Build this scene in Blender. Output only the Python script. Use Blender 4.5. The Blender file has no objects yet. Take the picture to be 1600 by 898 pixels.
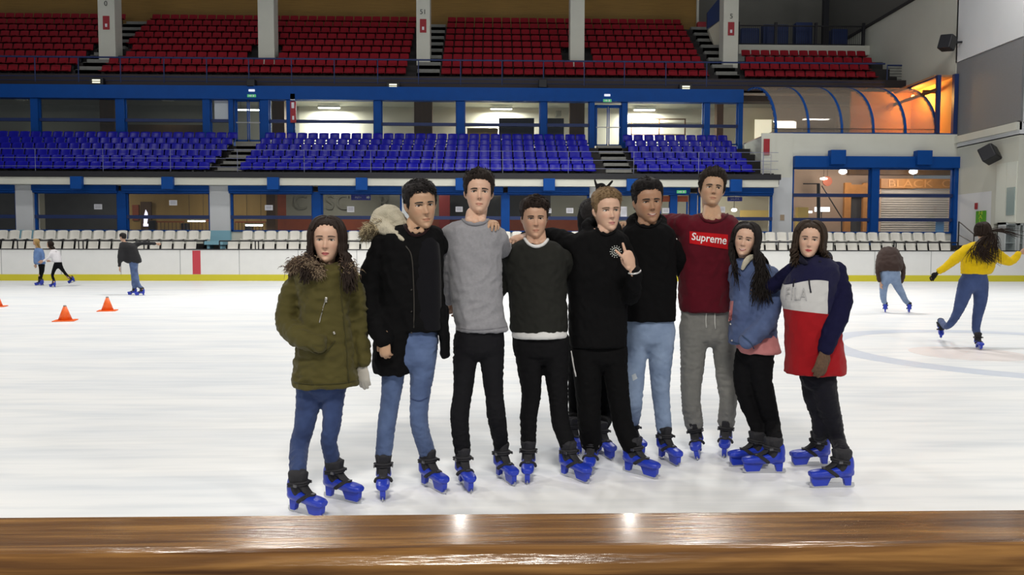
import bpy, bmesh, math, random
import numpy as np
from mathutils import Vector, Matrix, Euler, noise as mnoise
random.seed(7)
SC = bpy.context.scene
COL = SC.collection
R = math.radians
PI = math.pi

# ------------------------------------------------------------------ camera
CAM_H, FOC = 1.42, 1200.0
cam_data = bpy.data.cameras.new('camera')
cam = bpy.data.objects.new('camera', cam_data)
COL.objects.link(cam)
cam_data.sensor_width = 36.0
cam_data.lens = 36.0 * FOC / 1600.0
cam_data.clip_end = 200
CM = Matrix.Rotation(R(-1.5), 4, 'Z') @ Matrix.Rotation(R(90 - 3.005), 4, 'X') @ Matrix.Rotation(R(0.12), 4, 'Z')
CM.translation = (0, 0, CAM_H)
cam.matrix_world = CM
SC.camera = cam
cam_data.dof.use_dof = False
# ------------------------------------------------------------------ exposure and world
SC.view_settings.view_transform = 'Standard'
SC.view_settings.look = 'None'
SC.view_settings.gamma = 1.0
SC.view_settings.use_curve_mapping = False
SC.view_settings.exposure = 0.20
world = bpy.data.worlds.new('hall_ambient')
SC.world = world
world.use_nodes = True
world.node_tree.nodes['Background'].inputs[0].default_value = (0.80, 0.84, 0.90, 1)
world.node_tree.nodes['Background'].inputs[1].default_value = 0.15

# ------------------------------------------------------------------ rink floodlights and added fill lights
def flood(x, y, z, w, h, power, aim=(0, 0, -1), color=(1, .97, .92), spread=150):
    d = bpy.data.lights.new('rink_flood_or_fill', 'AREA')
    d.shape = 'RECTANGLE'; d.size = w; d.size_y = h
    d.energy = power; d.color = color; d.spread = R(spread)
    o = bpy.data.objects.new('rink_flood_or_fill', d)
    COL.objects.link(o)
    o.location = (x, y, z)
    o.rotation_euler = Vector(aim).to_track_quat('-Z', 'Y').to_euler()
    return o
for fx in (-1.2, 5.3):
    flood(fx, 29, 11, .30, 1.2, 300, spread=150)
for fx in (-22, -11, 0, 11, 20):
    flood(fx, 30, 15, 1.6, .8, 190, aim=(0, .55, -1), spread=160)  # added row, tilted forward to brighten the stands
for fy, fe in ((21, 640), (11, 310)):
    for fx in (-18, -6, 6, 18):
        flood(fx, fy, 11.5, 1.6, .8, fe, spread=150)
for fx in (-9, 0, 9):
    flood(fx, -2.0, 7.5, 1.6, .8, 330, aim=(0, .75, -1), color=(1, .94, .85), spread=150)  # added warm fill from behind the viewpoint, for faces and the wooden rail

# ------------------------------------------------------------------ pixel -> point helper (rays from the photograph's viewpoint)
CI = CM.inverted()
def at(px, py, Y=None, z=None):
    d = CM.to_3x3() @ Vector(((px - 800) / FOC, -(py - 449) / FOC, -1))
    o = Vector((0, 0, CAM_H))
    t = Y / d.y if Y is not None else (z - CAM_H) / d.z
    return o + d * t
def PX(px, Y): return at(px, 386, Y).x
def PZ(py, Y, px=769): return at(px, py, Y).z

# ------------------------------------------------------------------ materials
MATS = {}
def mat(name, col, rough=.6, metal=0., spec=.5, nscale=0, namt=.15, bump=0, bscale=60, emit=None, estr=0, coat=0, sheen=0, stretch=None):
    if name in MATS: return MATS[name]
    m = bpy.data.materials.new(name); m.use_nodes = True
    nt = m.node_tree; b = nt.nodes['Principled BSDF']
    b.inputs['Base Color'].default_value = (*col, 1)
    b.inputs['Roughness'].default_value = rough
    b.inputs['Metallic'].default_value = metal
    b.inputs['Specular IOR Level'].default_value = spec
    b.inputs['Coat Weight'].default_value = coat
    b.inputs['Sheen Weight'].default_value = sheen
    if emit:
        b.inputs['Emission Color'].default_value = (*emit, 1)
        b.inputs['Emission Strength'].default_value = estr
    tc = nt.nodes.new('ShaderNodeTexCoord'); mp = nt.nodes.new('ShaderNodeMapping')
    nt.links.new(tc.outputs['Object'], mp.inputs[0])
    if stretch: mp.inputs['Scale'].default_value = stretch
    if nscale:
        n = nt.nodes.new('ShaderNodeTexNoise'); n.inputs['Scale'].default_value = nscale; n.inputs['Detail'].default_value = 4
        nt.links.new(mp.outputs[0], n.inputs['Vector'])
        mx = nt.nodes.new('ShaderNodeMix'); mx.data_type = 'RGBA'
        mx.inputs[6].default_value = (*[c * (1 - namt) for c in col], 1)
        mx.inputs[7].default_value = (*[min(1, c * (1 + namt)) for c in col], 1)
        nt.links.new(n.outputs['Fac'], mx.inputs[0]); nt.links.new(mx.outputs[2], b.inputs['Base Color'])
    if bump:
        n2 = nt.nodes.new('ShaderNodeTexNoise'); n2.inputs['Scale'].default_value = bscale; n2.inputs['Detail'].default_value = 5
        nt.links.new(mp.outputs[0], n2.inputs['Vector'])
        bp = nt.nodes.new('ShaderNodeBump'); bp.inputs['Strength'].default_value = bump; bp.inputs['Distance'].default_value = .01
        nt.links.new(n2.outputs['Fac'], bp.inputs['Height']); nt.links.new(bp.outputs[0], b.inputs['Normal'])
    MATS[name] = m
    return m

def glass_mat(name, tint=(1, 1, 1), refl=.08, diff=None, damt=0):
    m = bpy.data.materials.new(name); m.use_nodes = True
    nt = m.node_tree; nt.nodes.clear()
    out = nt.nodes.new('ShaderNodeOutputMaterial')
    tr = nt.nodes.new('ShaderNodeBsdfTransparent'); tr.inputs[0].default_value = (*tint, 1)
    gl = nt.nodes.new('ShaderNodeBsdfGlossy'); gl.inputs['Roughness'].default_value = .05
    mx = nt.nodes.new('ShaderNodeMixShader'); mx.inputs[0].default_value = refl
    nt.links.new(tr.outputs[0], mx.inputs[1]); nt.links.new(gl.outputs[0], mx.inputs[2])
    last = mx
    if diff:
        df = nt.nodes.new('ShaderNodeBsdfDiffuse'); df.inputs[0].default_value = (*diff, 1)
        m2 = nt.nodes.new('ShaderNodeMixShader'); m2.inputs[0].default_value = damt
        nt.links.new(mx.outputs[0], m2.inputs[1]); nt.links.new(df.outputs[0], m2.inputs[2]); last = m2
    nt.links.new(last.outputs[0], out.inputs[0])
    return m

M_white = mat('white_paint', (.66, .66, .58), .7, nscale=1.2, namt=.07)
M_white2 = mat('lower_white_paint', (.62, .64, .66), .6, nscale=2, namt=.05)
M_board = mat('barrier_white_plastic', (.80, .80, .78), .35, nscale=3, namt=.04)
M_yellow = mat('yellow_kick_plastic', (.62, .55, .03), .4)
M_redline = mat('red_line_plastic', (.55, .05, .07), .45)
M_blue = mat('blue_painted_steel', (.002, .062, .29), .55, spec=.2, nscale=2, namt=.15)
M_dblue = mat('dark_blue_painted_steel', (.012, .03, .12), .45)
M_black = mat('black_steel', (.012, .012, .016), .5)
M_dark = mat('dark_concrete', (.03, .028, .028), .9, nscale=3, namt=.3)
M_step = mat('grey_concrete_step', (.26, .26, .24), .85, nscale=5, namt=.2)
M_seatB = mat('blue_seat_plastic', (.004, .004, .33), .34, spec=.22)
M_seatR = mat('red_seat_plastic', (.28, .008, .018), .45, spec=.2)
M_seatW = mat('white_seat_plastic', (.72, .70, .64), .4)
M_grey = mat('grey_plaster', (.30, .30, .26), .8, nscale=1, namt=.1)
M_cream = mat('cream_plaster', (.55, .52, .42), .8, nscale=1, namt=.08)
M_tan = mat('tan_wood_panel', (.42, .27, .09), .6, nscale=3, namt=.25, stretch=(1, 1, .1))
M_brown = mat('brown_wood', (.10, .05, .02), .6, nscale=5, namt=.3, stretch=(1, 1, .1))
M_rust = mat('rust_red_paint', (.30, .06, .02), .6, nscale=3, namt=.2)
M_paper = mat('white_paper', (.8, .8, .85), .7)
M_charcoal = mat('charcoal_wall', (.05, .05, .055), .7, nscale=2, namt=.3)
M_glass = glass_mat('window_glass', (.93, .95, .95), .045)
M_poly = glass_mat('polycarbonate_sheet', (.80, .74, .66), .04, (.42, .36, .30), .38)
M_meshpanel = mat('grey_mesh_net', (.22, .22, .225), .8, nscale=40, namt=.2)
M_sign_red = mat('red_sign', (.35, .02, .03), .5)
M_sign_green = mat('green_sign', (.05, .45, .12), .5, emit=(.2, .8, .4), estr=.25)
M_lampglow = mat('glowing_tube', (1, 1, 1), .5, emit=(1, 1, .97), estr=9)

# ------------------------------------------------------------------ mesh helpers
def link(name, me, parent=None, mats=None):
    o = bpy.data.objects.new(name, me); COL.objects.link(o)
    if parent: o.parent = parent
    if mats:
        for m in (mats if isinstance(mats, (list, tuple)) else [mats]): me.materials.append(m)
    return o
def tag(o, label=None, cat=None, group=None, kind=None):
    if label: o['label'] = label
    if cat: o['category'] = cat
    if group: o['group'] = group
    if kind: o['kind'] = kind
    return o
def empty(name, loc=(0, 0, 0), rz=0):
    o = bpy.data.objects.new(name, None); COL.objects.link(o)
    o.location = loc; o.rotation_euler = (0, 0, rz); o.empty_display_size = .2
    return o
class MB:
    """collects verts/faces into one mesh"""
    def __init__(s): s.v = []; s.f = []; s.mi = []; s.smooth = False
    def add(s, vs, fs, mi=0):
        n = len(s.v); s.v += [tuple(v) for v in vs]; s.f += [tuple(i + n for i in f) for f in fs]; s.mi += [mi] * len(fs)
    def box(s, x0, x1, y0, y1, z0, z1, mi=0):
        if x0 > x1: x0, x1 = x1, x0
        if y0 > y1: y0, y1 = y1, y0
        if z0 > z1: z0, z1 = z1, z0
        s.add([(x0, y0, z0), (x1, y0, z0), (x1, y1, z0), (x0, y1, z0), (x0, y0, z1), (x1, y0, z1), (x1, y1, z1), (x0, y1, z1)],
              [(0, 3, 2, 1), (4, 5, 6, 7), (0, 1, 5, 4), (1, 2, 6, 5), (2, 3, 7, 6), (3, 0, 4, 7)], mi)
    def bar(s, a, b, r, n=8, r2=None, mi=0, caps=True):
        a = Vector(a); b = Vector(b); r2 = r if r2 is None else r2
        d = (b - a).normalized(); u = d.orthogonal().normalized(); w = d.cross(u)
        vs = []
        for p, q in ((a, r), (b, r2)):
            for i in range(n):
                t = 2 * PI * i / n; vs.append(p + (u * math.cos(t) + w * math.sin(t)) * q)
        fs = [(i, (i + 1) % n, n + (i + 1) % n, n + i) for i in range(n)]
        if caps: fs += [tuple(range(n - 1, -1, -1)), tuple(range(n, 2 * n))]
        s.add(vs, fs, mi)
    def path(s, pts, r, n=6, mi=0, r_end=None):
        pts = [Vector(p) for p in pts]; N = len(pts); vs = []
        for k, p in enumerate(pts):
            d = (pts[min(k + 1, N - 1)] - pts[max(k - 1, 0)]).normalized()
            u = d.cross(Vector((0, .01, 1)) if abs(d.z) < .95 else Vector((1, 0, 0))).normalized(); w = d.cross(u)
            if isinstance(r, (list, tuple)): rr = r[k]
            else: rr = r if r_end is None else r + (r_end - r) * k / (N - 1)
            for i in range(n):
                t = 2 * PI * i / n; vs.append(p + (u * math.cos(t) + w * math.sin(t)) * rr)
        fs = [(k * n + i, k * n + (i + 1) % n, (k + 1) * n + (i + 1) % n, (k + 1) * n + i) for k in range(N - 1) for i in range(n)]
        fs += [tuple(range(n - 1, -1, -1)), tuple(range((N - 1) * n, N * n))]
        s.add(vs, fs, mi)
    def prism(s, poly, lo, hi, axis='x', mi=0):
        n = len(poly)
        def mk(p, q):
            return {'x': (q, p[0], p[1]), 'y': (p[0], q, p[1]), 'z': (p[0], p[1], q)}[axis]
        vs = [mk(p, lo) for p in poly] + [mk(p, hi) for p in poly]
        fs = [(i, (i + 1) % n, n + (i + 1) % n, n + i) for i in range(n)] + [tuple(range(n - 1, -1, -1)), tuple(range(n, 2 * n))]
        s.add(vs, fs, mi)
    def mesh(s, name, fix=True):
        me = bpy.data.meshes.new(name); me.from_pydata(s.v, [], s.f)
        me.polygons.foreach_set('material_index', s.mi)
        if fix:
            bm = bmesh.new(); bm.from_mesh(me); bmesh.ops.recalc_face_normals(bm, faces=bm.faces); bm.to_mesh(me); bm.free()
        if s.smooth: me.polygons.foreach_set('use_smooth', [True] * len(me.polygons))
        me.update()
        return me
    def build(s, name, mats, parent=None, bevel=0, smooth=None):
        if smooth is not None: s.smooth = smooth
        o = link(name, s.mesh(name), parent, mats)
        if bevel:
            md = o.modifiers.new('bevel', 'BEVEL'); md.width = bevel; md.segments = 2; md.limit_method = 'ANGLE'
        return o
def boxes(name, m, lst, parent=None, bevel=0):
    b = MB()
    for l in lst: b.box(*l)
    return b.build(name, m, parent, bevel)
def text_mesh(txt, name, m, loc, size, parent=None, rot=(R(90), 0, 0), ext=.002, shear=0, align='CENTER', offset=0, xs=1.0):
    c = bpy.data.curves.new(name, 'FONT'); c.body = txt; c.size = size; c.extrude = ext; c.shear = shear
    c.align_x = align; c.align_y = 'CENTER'; c.offset = offset
    t = bpy.data.objects.new('tmp', c); COL.objects.link(t)
    dg = bpy.context.evaluated_depsgraph_get(); me = bpy.data.meshes.new_from_object(t.evaluated_get(dg))
    bpy.data.objects.remove(t); bpy.data.curves.remove(c)
    o = link(name, me, parent)
    me.materials.clear(); me.materials.append(m)
    o.location = loc; o.rotation_euler = rot; o.scale = (xs, 1, 1)
    return o
# ================================================================== ICE
def ice_material():
    m = bpy.data.materials.new('rink_ice'); m.use_nodes = True; nt = m.node_tree; b = nt.nodes['Principled BSDF']
    N = nt.nodes.new; L = nt.links.new
    b.inputs['Roughness'].default_value = .42; b.inputs['Specular IOR Level'].default_value = .28
    tc = N('ShaderNodeTexCoord')
    def mapped(sc, rot=0):
        mp = N('ShaderNodeMapping'); mp.inputs['Scale'].default_value = sc; mp.inputs['Rotation'].default_value = (0, 0, rot)
        L(tc.outputs['Object'], mp.inputs[0]); return mp
    def nz(mp, scale, det=5):
        n = N('ShaderNodeTexNoise'); n.inputs['Scale'].default_value = scale; n.inputs['Detail'].default_value = det
        L(mp.outputs[0], n.inputs['Vector']); return n
    def ramp(src, a, c0, c, c1):
        r = N('ShaderNodeValToRGB'); r.color_ramp.elements[0].position = a; r.color_ramp.elements[0].color = c0
        r.color_ramp.elements[1].position = c; r.color_ramp.elements[1].color = c1; L(src, r.inputs[0]); return r
    n1 = nz(mapped((.25, 1, 1), .1), 1.6, 7)
    n2 = nz(mapped((.12, 1, 1), .35), 7, 8)
    n3 = nz(mapped((.10, 1, 1), -.15), 9, 8)
    r1 = ramp(n1.outputs['Fac'], .33, (.74, .77, .80, 1), .60, (.84, .85, .85, 1))
    r2 = ramp(n2.outputs['Fac'], .36, (.93, .94, .95, 1), .50, (1, 1, 1, 1))
    r3 = ramp(n3.outputs['Fac'], .38, (.93, .94, .95, 1), .52, (1, 1, 1, 1))
    def mul(a, c):
        x = N('ShaderNodeMix'); x.data_type = 'RGBA'; x.blend_type = 'MULTIPLY'; x.inputs[0].default_value = 1
        L(a, x.inputs[6]); L(c, x.inputs[7]); return x.outputs[2]
    L(mul(mul(r1.outputs[0], r2.outputs[0]), r3.outputs[0]), b.inputs['Base Color'])
    bp = N('ShaderNodeBump'); bp.inputs['Strength'].default_value = .12; bp.inputs['Distance'].default_value = .004
    L(n3.outputs['Fac'], bp.inputs['Height']); L(bp.outputs[0], b.inputs['Normal'])
    L(n1.outputs['Fac'], N('ShaderNodeMath').inputs[0])
    return m
YB = 32.2
ice = boxes('floor', ice_material(), [(-34, 23.6, .98, YB + .1, -.3, 0)])
tag(ice, 'white scratched rink ice the skaters stand on', 'ice', kind='structure')
# painted face-off circle frozen into the ice
M_ring = mat('faded_blue_ice_paint', (.60, .65, .74), .4, nscale=6, namt=.08)
M_spot = mat('faded_red_ice_paint', (.76, .71, .70), .4, nscale=4, namt=.06)
def ring(name, cx, cy, r0, r1, m, n=96):
    b = MB(); vs = []
    for r in (r0, r1):
        for zz in (-.01, .0015):
            for i in range(n):
                t = 2 * PI * i / n; vs.append((cx + r * math.cos(t), cy + r * math.sin(t), zz))
    fs = [(n + i, n + (i + 1) % n, 3 * n + (i + 1) % n, 3 * n + i) for i in range(n)] + [(2 * n + i, 2 * n + (i + 1) % n, 3 * n + (i + 1) % n, 3 * n + i) for i in range(n)]
    b.add(vs, fs); return b.build(name, m)
c_ring = at(1545, 548, z=0)
tag(ring('circle_marking', c_ring.x + .5, c_ring.y, 2.30, 2.72, M_ring), 'faded blue face-off circle painted under the ice at right', 'ice marking', kind='structure')
tag(ring('spot_marking', c_ring.x - .45, c_ring.y - .25, .02, .72, M_spot), 'faded reddish spot in the middle of the painted ice circle', 'ice marking', kind='structure')

# ================================================================== FAR BARRIER
XL, XR = -30.0, 23.6
bar = empty('rink_barrier', (0, YB, 0)); tag(bar, 'long white barrier with yellow kick strip along the far side of the ice', 'barrier')
ZB = PZ(390, YB)
b = MB(); seams = [-27.5 + 2.43 * i for i in range(21)]
xs = [XL] + seams + [XR]
for i in range(len(xs) - 1): b.box(xs[i] + .008, xs[i + 1] - .008, 0, .06, .26, ZB - .03)
b.box(XL, XR, .02, .1, .0, ZB - .05)
b.build('white_panels', M_board, bar)
boxes('yellow_kick_strip', M_yellow, [(XL, XR, -.02, .1, 0, .26)], bar, .005)
boxes('top_cap', M_black, [(XL, XR, -.03, .14, ZB - .03, ZB + .01)], bar, .005)
xr0 = PX(300.5, YB); xr1 = PX(313, YB)
boxes('red_line_panel', M_redline, [(xr0, xr1, -.008, .02, .27, ZB - .06)], bar)
# seams drawn as dark gaskets
boxes('panel_gasket', mat('grey_gasket', (.35, .36, .36), .6), [(x - .012, x + .012, -.004, .03, .26, ZB - .04) for x in seams], bar)

# ================================================================== WHITE SEAT TERRACE + railing
YW = 36.5      # lower window wall
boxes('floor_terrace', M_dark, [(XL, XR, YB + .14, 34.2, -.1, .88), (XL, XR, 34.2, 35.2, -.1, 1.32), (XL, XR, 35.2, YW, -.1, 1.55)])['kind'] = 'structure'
rail = empty('metal_railing', (0, 33.0, .88)); tag(rail, 'thin black metal railing in front of the white seats', 'railing')
zr = PZ(377.3, 33.0)
b = MB()
gaps = [(PX(320, 33), PX(343, 33))]
b.bar((XL, 0, zr - .88), (gaps[0][0], 0, zr - .88), .028); b.bar((gaps[0][1], 0, zr - .88), (PX(1497, 33), 0, zr - .88), .028)
b.build('handrail', M_black, rail)
for px in (27.5, 123, 130, 225, 233, 343, 399, 404, 700, 800, 1216, 1302, 1397, 1400, 1486, 1496):
    x = PX(px, 33); b = MB(); b.bar((x, 0, 0), (x, 0, zr - .88), .026); b.build('post', M_black, rail)

# ================================================================== SEATS
ORD = 'zeroth first second third fourth fifth sixth seventh eighth ninth tenth eleventh twelfth thirteenth fourteenth fifteenth sixteenth seventeenth eighteenth nineteenth'.split()
TENS = {20: 'twent', 30: 'thirt', 40: 'fort', 50: 'fift', 60: 'sixt', 70: 'sevent'}
def ordw(n):
    if n < 20: return ORD[n]
    t = n // 10 * 10
    return TENS[t] + 'ieth' if n == t else TENS[t] + 'y-' + ORD[n - t]
def seat_mesh(name, w=.47, back=.40, base=.42, gap=True):
    prof = [(-.42, base - .01), (-.36, base + .012), (-.25, base - .005), (-.12, base - .012), (-.05, base + .01), (-.01, base + .08), (.02, base + .2), (.05, base + back * .8), (.07, base + back - .02), (.085, base + back)]
    nx = 8; vs = []; fs = []; th = .022
    P = len(prof)
    for side in (0, 1):
        for j, (y, z) in enumerate(prof):
            if j == 0: t = (0, 1)
            a = prof[max(j - 1, 0)]; c = prof[min(j + 1, P - 1)]
            dy, dz = c[0] - a[0], c[1] - a[1]; l = math.hypot(dy, dz); ny, nz = dz / l, -dy / l
            ww = w * (1 - .10 * max(0, (j - 6) / 3) ** 2)
            for i in range(nx + 1):
                u = i / nx * 2 - 1
                cu = .035 * (u * u) ** 1.2 * (1 if j > 4 else .6)
                yy = y - cu * (1 if j > 4 else 0); zz = z + (cu if j <= 4 else 0) - (.03 * u ** 4 if j == P - 1 else 0)
                vs.append((u * ww / 2, yy + ny * th * side, zz + nz * th * side))
    S = P * (nx + 1)
    q = lambda s, j, i: s * S + j * (nx + 1) + i
    for j in range(P - 1):
        for i in range(nx):
            fs.append((q(0, j, i), q(0, j, i + 1), q(0, j + 1, i + 1), q(0, j + 1, i)))
            fs.append((q(1, j, i), q(1, j + 1, i), q(1, j + 1, i + 1), q(1, j, i + 1)))
    for j in range(P - 1):
        for i in (0, nx): fs.append((q(0, j, i), q(0, j + 1, i), q(1, j + 1, i), q(1, j, i)))
    for i in range(nx):
        for j in (0, P - 1): fs.append((q(0, j, i), q(1, j, i), q(1, j, i + 1), q(0, j, i + 1)))
    b = MB(); b.add(vs, fs, 0)
    b.box(-.03, .03, -.2, .09, 0, base - .02, 1); b.box(-.15, .15, .02, .09, 0, .03, 1)
    b.smooth = True
    return b.mesh(name)
def seat_block(colour, me, rows, x_edges_by_block, pitch, group_fmt, cap, cond=lambda r, x: True):
    """rows: list of (Y, floor z). Places seats; the ones beyond the cap become one mass."""
    spots = []
    for bi, (bn, side, x0, x1f) in enumerate(x_edges_by_block):
        for r, (Y, z) in enumerate(rows):
            x1 = x1f(r) if callable(x1f) else x1f
            xx0 = x0(r) if callable(x0) else x0
            n = int((x1 - xx0) / pitch + .001)
            for k in range(n):
                x = (xx0 + pitch * (k + .5)) if side == 'left' else (x1 - pitch * (k + .5))
                if not cond(r, x): continue
                vis = CI @ Vector((x, Y, z + .6)); sx = 800 + FOC * vis.x / -vis.z
                if sx < -14 or sx > 1560: continue
                spots.append((Y, r, x, z, bn, side, k + 1))
    spots.sort(key=lambda s: s[0])
    for n_, (Y, r, x, z, bn, side, k) in enumerate(spots[:cap]):
        o = bpy.data.objects.new(colour + '_stadium_chair', me); COL.objects.link(o)
        o.location = (x, Y, z); o.rotation_euler = (0, 0, random.uniform(-.02, .02))
        row = 'front row' if r == 0 else ordw(r + 1) + ' row up'
        o['label'] = group_fmt % (row, ordw(k), bn); o['category'] = 'stadium seat'; o['group'] = colour + ' seats of the stand, ' + row
    rest = spots[cap:]
    if rest:
        nv = len(me.vertices); co = np.empty(nv * 3); me.vertices.foreach_get('co', co); co = co.reshape(-1, 3)
        F = [tuple(p.vertices) for p in me.polygons]; mi = [p.material_index for p in me.polygons]
        V = []; FF = []; MI = []
        for (Y, r, x, z, *_r) in rest:
            o_ = len(V); V += (co + np.array([x, Y, z])).tolist(); FF += [tuple(i + o_ for i in f) for f in F]; MI += mi
        mm = bpy.data.meshes.new(colour + '_seats_mass'); mm.from_pydata(V, [], FF); mm.polygons.foreach_set('material_index', MI)
        mm.polygons.foreach_set('use_smooth', [True] * len(FF))
        for m_ in me.materials: mm.materials.append(m_)
        o = link('rear_' + colour + '_seats', mm)
        tag(o, 'upper rear rows of %s seats at the back of the stand' % colour, 'stadium seats', kind='stuff')
    print(colour, 'seats', len(spots))
meW = seat_mesh('white_seat', w=.44, back=.40, base=.40); meW.materials.append(M_seatW); meW.materials.append(M_black)
meB = seat_mesh('blue_seat', w=.50, back=.38, base=.42); meB.materials.append(M_seatB); meB.materials.append(M_black)
meR = seat_mesh('red_seat', w=.50, back=.40, base=.42); meR.materials.append(M_seatR); meR.materials.append(M_black)
rowsW = [(33.8, .90), (34.75, 1.335)]
xa, xb = PX(321, 34.3), PX(356, 33.8)
seat_block('white', meW, rowsW, [('left of the gap', 'right', -32, lambda r: PX((311, 321)[r], 34)), ('right of the gap', 'left', lambda r: PX((357, 369)[r], 34), lambda r: PX(1497, 34))], .525,
           'white plastic chair, %s, %s chair %s', 300)
# blue stand
YD = 36.0; ROWD = .8
zB0 = PZ(254.5, 36.5) - .80
rowsB = [(36.5 + .8 * i, zB0 + .392 * i) for i in range(6)]
def px2x(px, Y, ref=769): return PX(px, Y)
aL0, aL1 = PX(331, 36.5), PX(377, 36.5)
aR0, aR1 = PX(945, 36.5), PX(993, 36.5)
bEnd = PX(1186, 36.5)
seat_block('blue', meB, rowsB, [('left of the left blue aisle', 'right', -32, aL0), ('right of the left blue aisle', 'left', aL1, aR0), ('right of the right blue aisle', 'left', aR1, bEnd)], .557,
           'blue plastic chair, %s, %s chair %s', 300)
# red stand
zR0 = PZ(106, 42.5) - .82
rowsR = [(42.5 + .8 * i, zR0 + .575 * i) for i in range(9)]
rA = (PX(115, 42.2), PX(161, 42.2)); rB = (PX(648, 42.2), PX(689, 42.2)); rC = (PX(1119, 42.2), PX(1158, 42.2))
XWALL = 22.5
cols_px = [(162, 188, 88), (408, 433, 85), (652, 673, 94), (889, 911, 93), (1125, 1148, 97)]
colsX = [(PX(a, 44.0), PX(c, 44.0)) for a, c, _ in cols_px]
def red_ok(r, x):
    Y = rowsR[r][0]
    if r in (2, 3):
        for (a, c) in colsX:
            if a - .35 < x < c + .35: return False
    if x > rC[1] and r > 3: return False
    return True
seat_block('red', meR, rowsR, [('left of the left red aisle', 'right', -42, rA[0]), ('right of the left red aisle', 'left', rA[1], rB[0]), ('right of the middle red aisle', 'left', rB[1], rC[0]), ('right of the right red aisle', 'left', rC[1] + .1, lambda r: XWALL - .5 - .2 * (3 - min(r, 3)))], .565,
           'red plastic chair, %s, %s chair %s', 300, red_ok)

# ================================================================== BLUE STAND STRUCTURE
lst = []
for i, (Y, z) in enumerate(rowsB):
    lst.append((-36, 13.5, Y - .62 if i else YD, Y + .18 if i < 5 else 41.3, z - (.9 if i else .2), z))
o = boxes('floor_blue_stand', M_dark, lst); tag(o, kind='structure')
zdeck = PZ(279, YD - .2)
o = boxes('trim_blue_stand_edge', M_black, [(-36, 13.5, YD - .25, YD, zdeck, PZ(271, YD)), (-36, 13.5, YD - .1, YD, PZ(271, YD), rowsB[0][1] + .12)]); tag(o, kind='structure')
# aisle steps (grey concrete with pale nosings)
def aisle(name, x0, x1, rows, label, m=M_step, front=.9):
    b = MB()
    for i, (Y, z) in enumerate(rows):
        dz = (rows[1][1] - rows[0][1]) / 2
        b.box(x0, x1, Y - (.62 if i else .35), Y + .22, z - (.3 if i else .05), z + .02)
        b.box(x0, x1, Y - .2, Y + .22, z, z + dz)
    o = b.build(name, m); tag(o, label, 'steps'); return o
aisle('aisle_steps', aL0 + .12, aL1 - .12, rowsB, 'grey concrete steps between the left and middle blue seats')
aisle('aisle_steps', aR0 + .12, aR1 - .12, rowsB, 'grey concrete steps between the middle and right blue seats')
aisle('aisle_steps', rA[0] + .1, rA[1] - .1, rowsR, 'grey steps through the red seats, beside the leftmost column')
aisle('aisle_steps', rB[0] + .1, rB[1] - .1, rowsR, 'grey steps through the red seats behind the middle column')
aisle('aisle_steps', rC[0] + .1, rC[1] - .1, rowsR, 'grey steps at the right end of the red seats')
# cable railing in front of the blue seats
rl = empty('cable_railing', (0, YD - .12, rowsB[0][1])); tag(rl, 'thin cable railing along the front of the blue chairs', 'railing')
x1 = 13.4
b = MB()
M_cable = mat('galvanised_cable', (.25, .27, .4), .35, metal=.6)
for py in (236.5, 250, 263): b.bar((-34, 0, PZ(py, YD) - rowsB[0][1]), (x1, 0, PZ(py, YD) - rowsB[0][1]), .011, 6)
b.build('cable', M_cable, rl)
for x in [-30 + 3.05 * i for i in range(15)]:
    b = MB(); b.bar((x, 0, -.05), (x, 0, PZ(236, YD) - rowsB[0][1]), .014, 6); b.build('post', M_cable, rl)

# ================================================================== LOWER WINDOW WALL (behind the white seats)
zw0, zw1 = PZ(362, YW), PZ(303, YW)
zfas0, zfas1 = PZ(290.5, YD - .2), PZ(279.3, YD - .2)
lcols = [(30, 57), (331, 362), (629, 657), (920, 949)]
cx = [(PX(a, YW), PX(c, YW)) for a, c in lcols]
w = boxes('wall_back_lower', M_white, [(-34, 13.4, YD - .2, YW + .3, zfas0, zfas1 + .0), (-34, 13.4, YW, YW + .25, 1.5, zw0)]); tag(w, kind='structure')
for n, (a, c) in enumerate(cx):
    p = empty('pillar', ((a + c) / 2, YW, 1.5)); hw = (c - a) / 2
    tag(p, ['white pillar with light blue base at far left of the window row', 'white pillar with light blue base beside the gap in the white seats', 'white pillar behind the boy in black parka', 'white pillar behind the blond boy in black'][n], 'pillar')
    boxes('shaft', M_white2, [(-hw, hw, -.18, .35, .42 + .25, zfas0 - 1.5)], p)
    boxes('painted_base', mat('light_blue_paint', (.25, .50, .62), .6), [(-hw - .005, hw + .005, -.19, .35, 0, .42 + .25)], p)
    if n == 1:
        t = boxes('blue_bench', mat('light_blue_paint', (.25, .50, .62), .6), [(PX(323, 34.6), PX(352, 34.6), 34.3, 35.0, 1.50, 1.66), (PX(326, 34.6), PX(330, 34.6), 34.4, 34.9, 1.3, 1.5), (PX(345, 34.6), PX(349, 34.6), 34.4, 34.9, 1.3, 1.5)])
        tag(t, 'low light blue bench in the gap between white seats, below the pillar', 'bench')
wid = [0]
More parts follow.
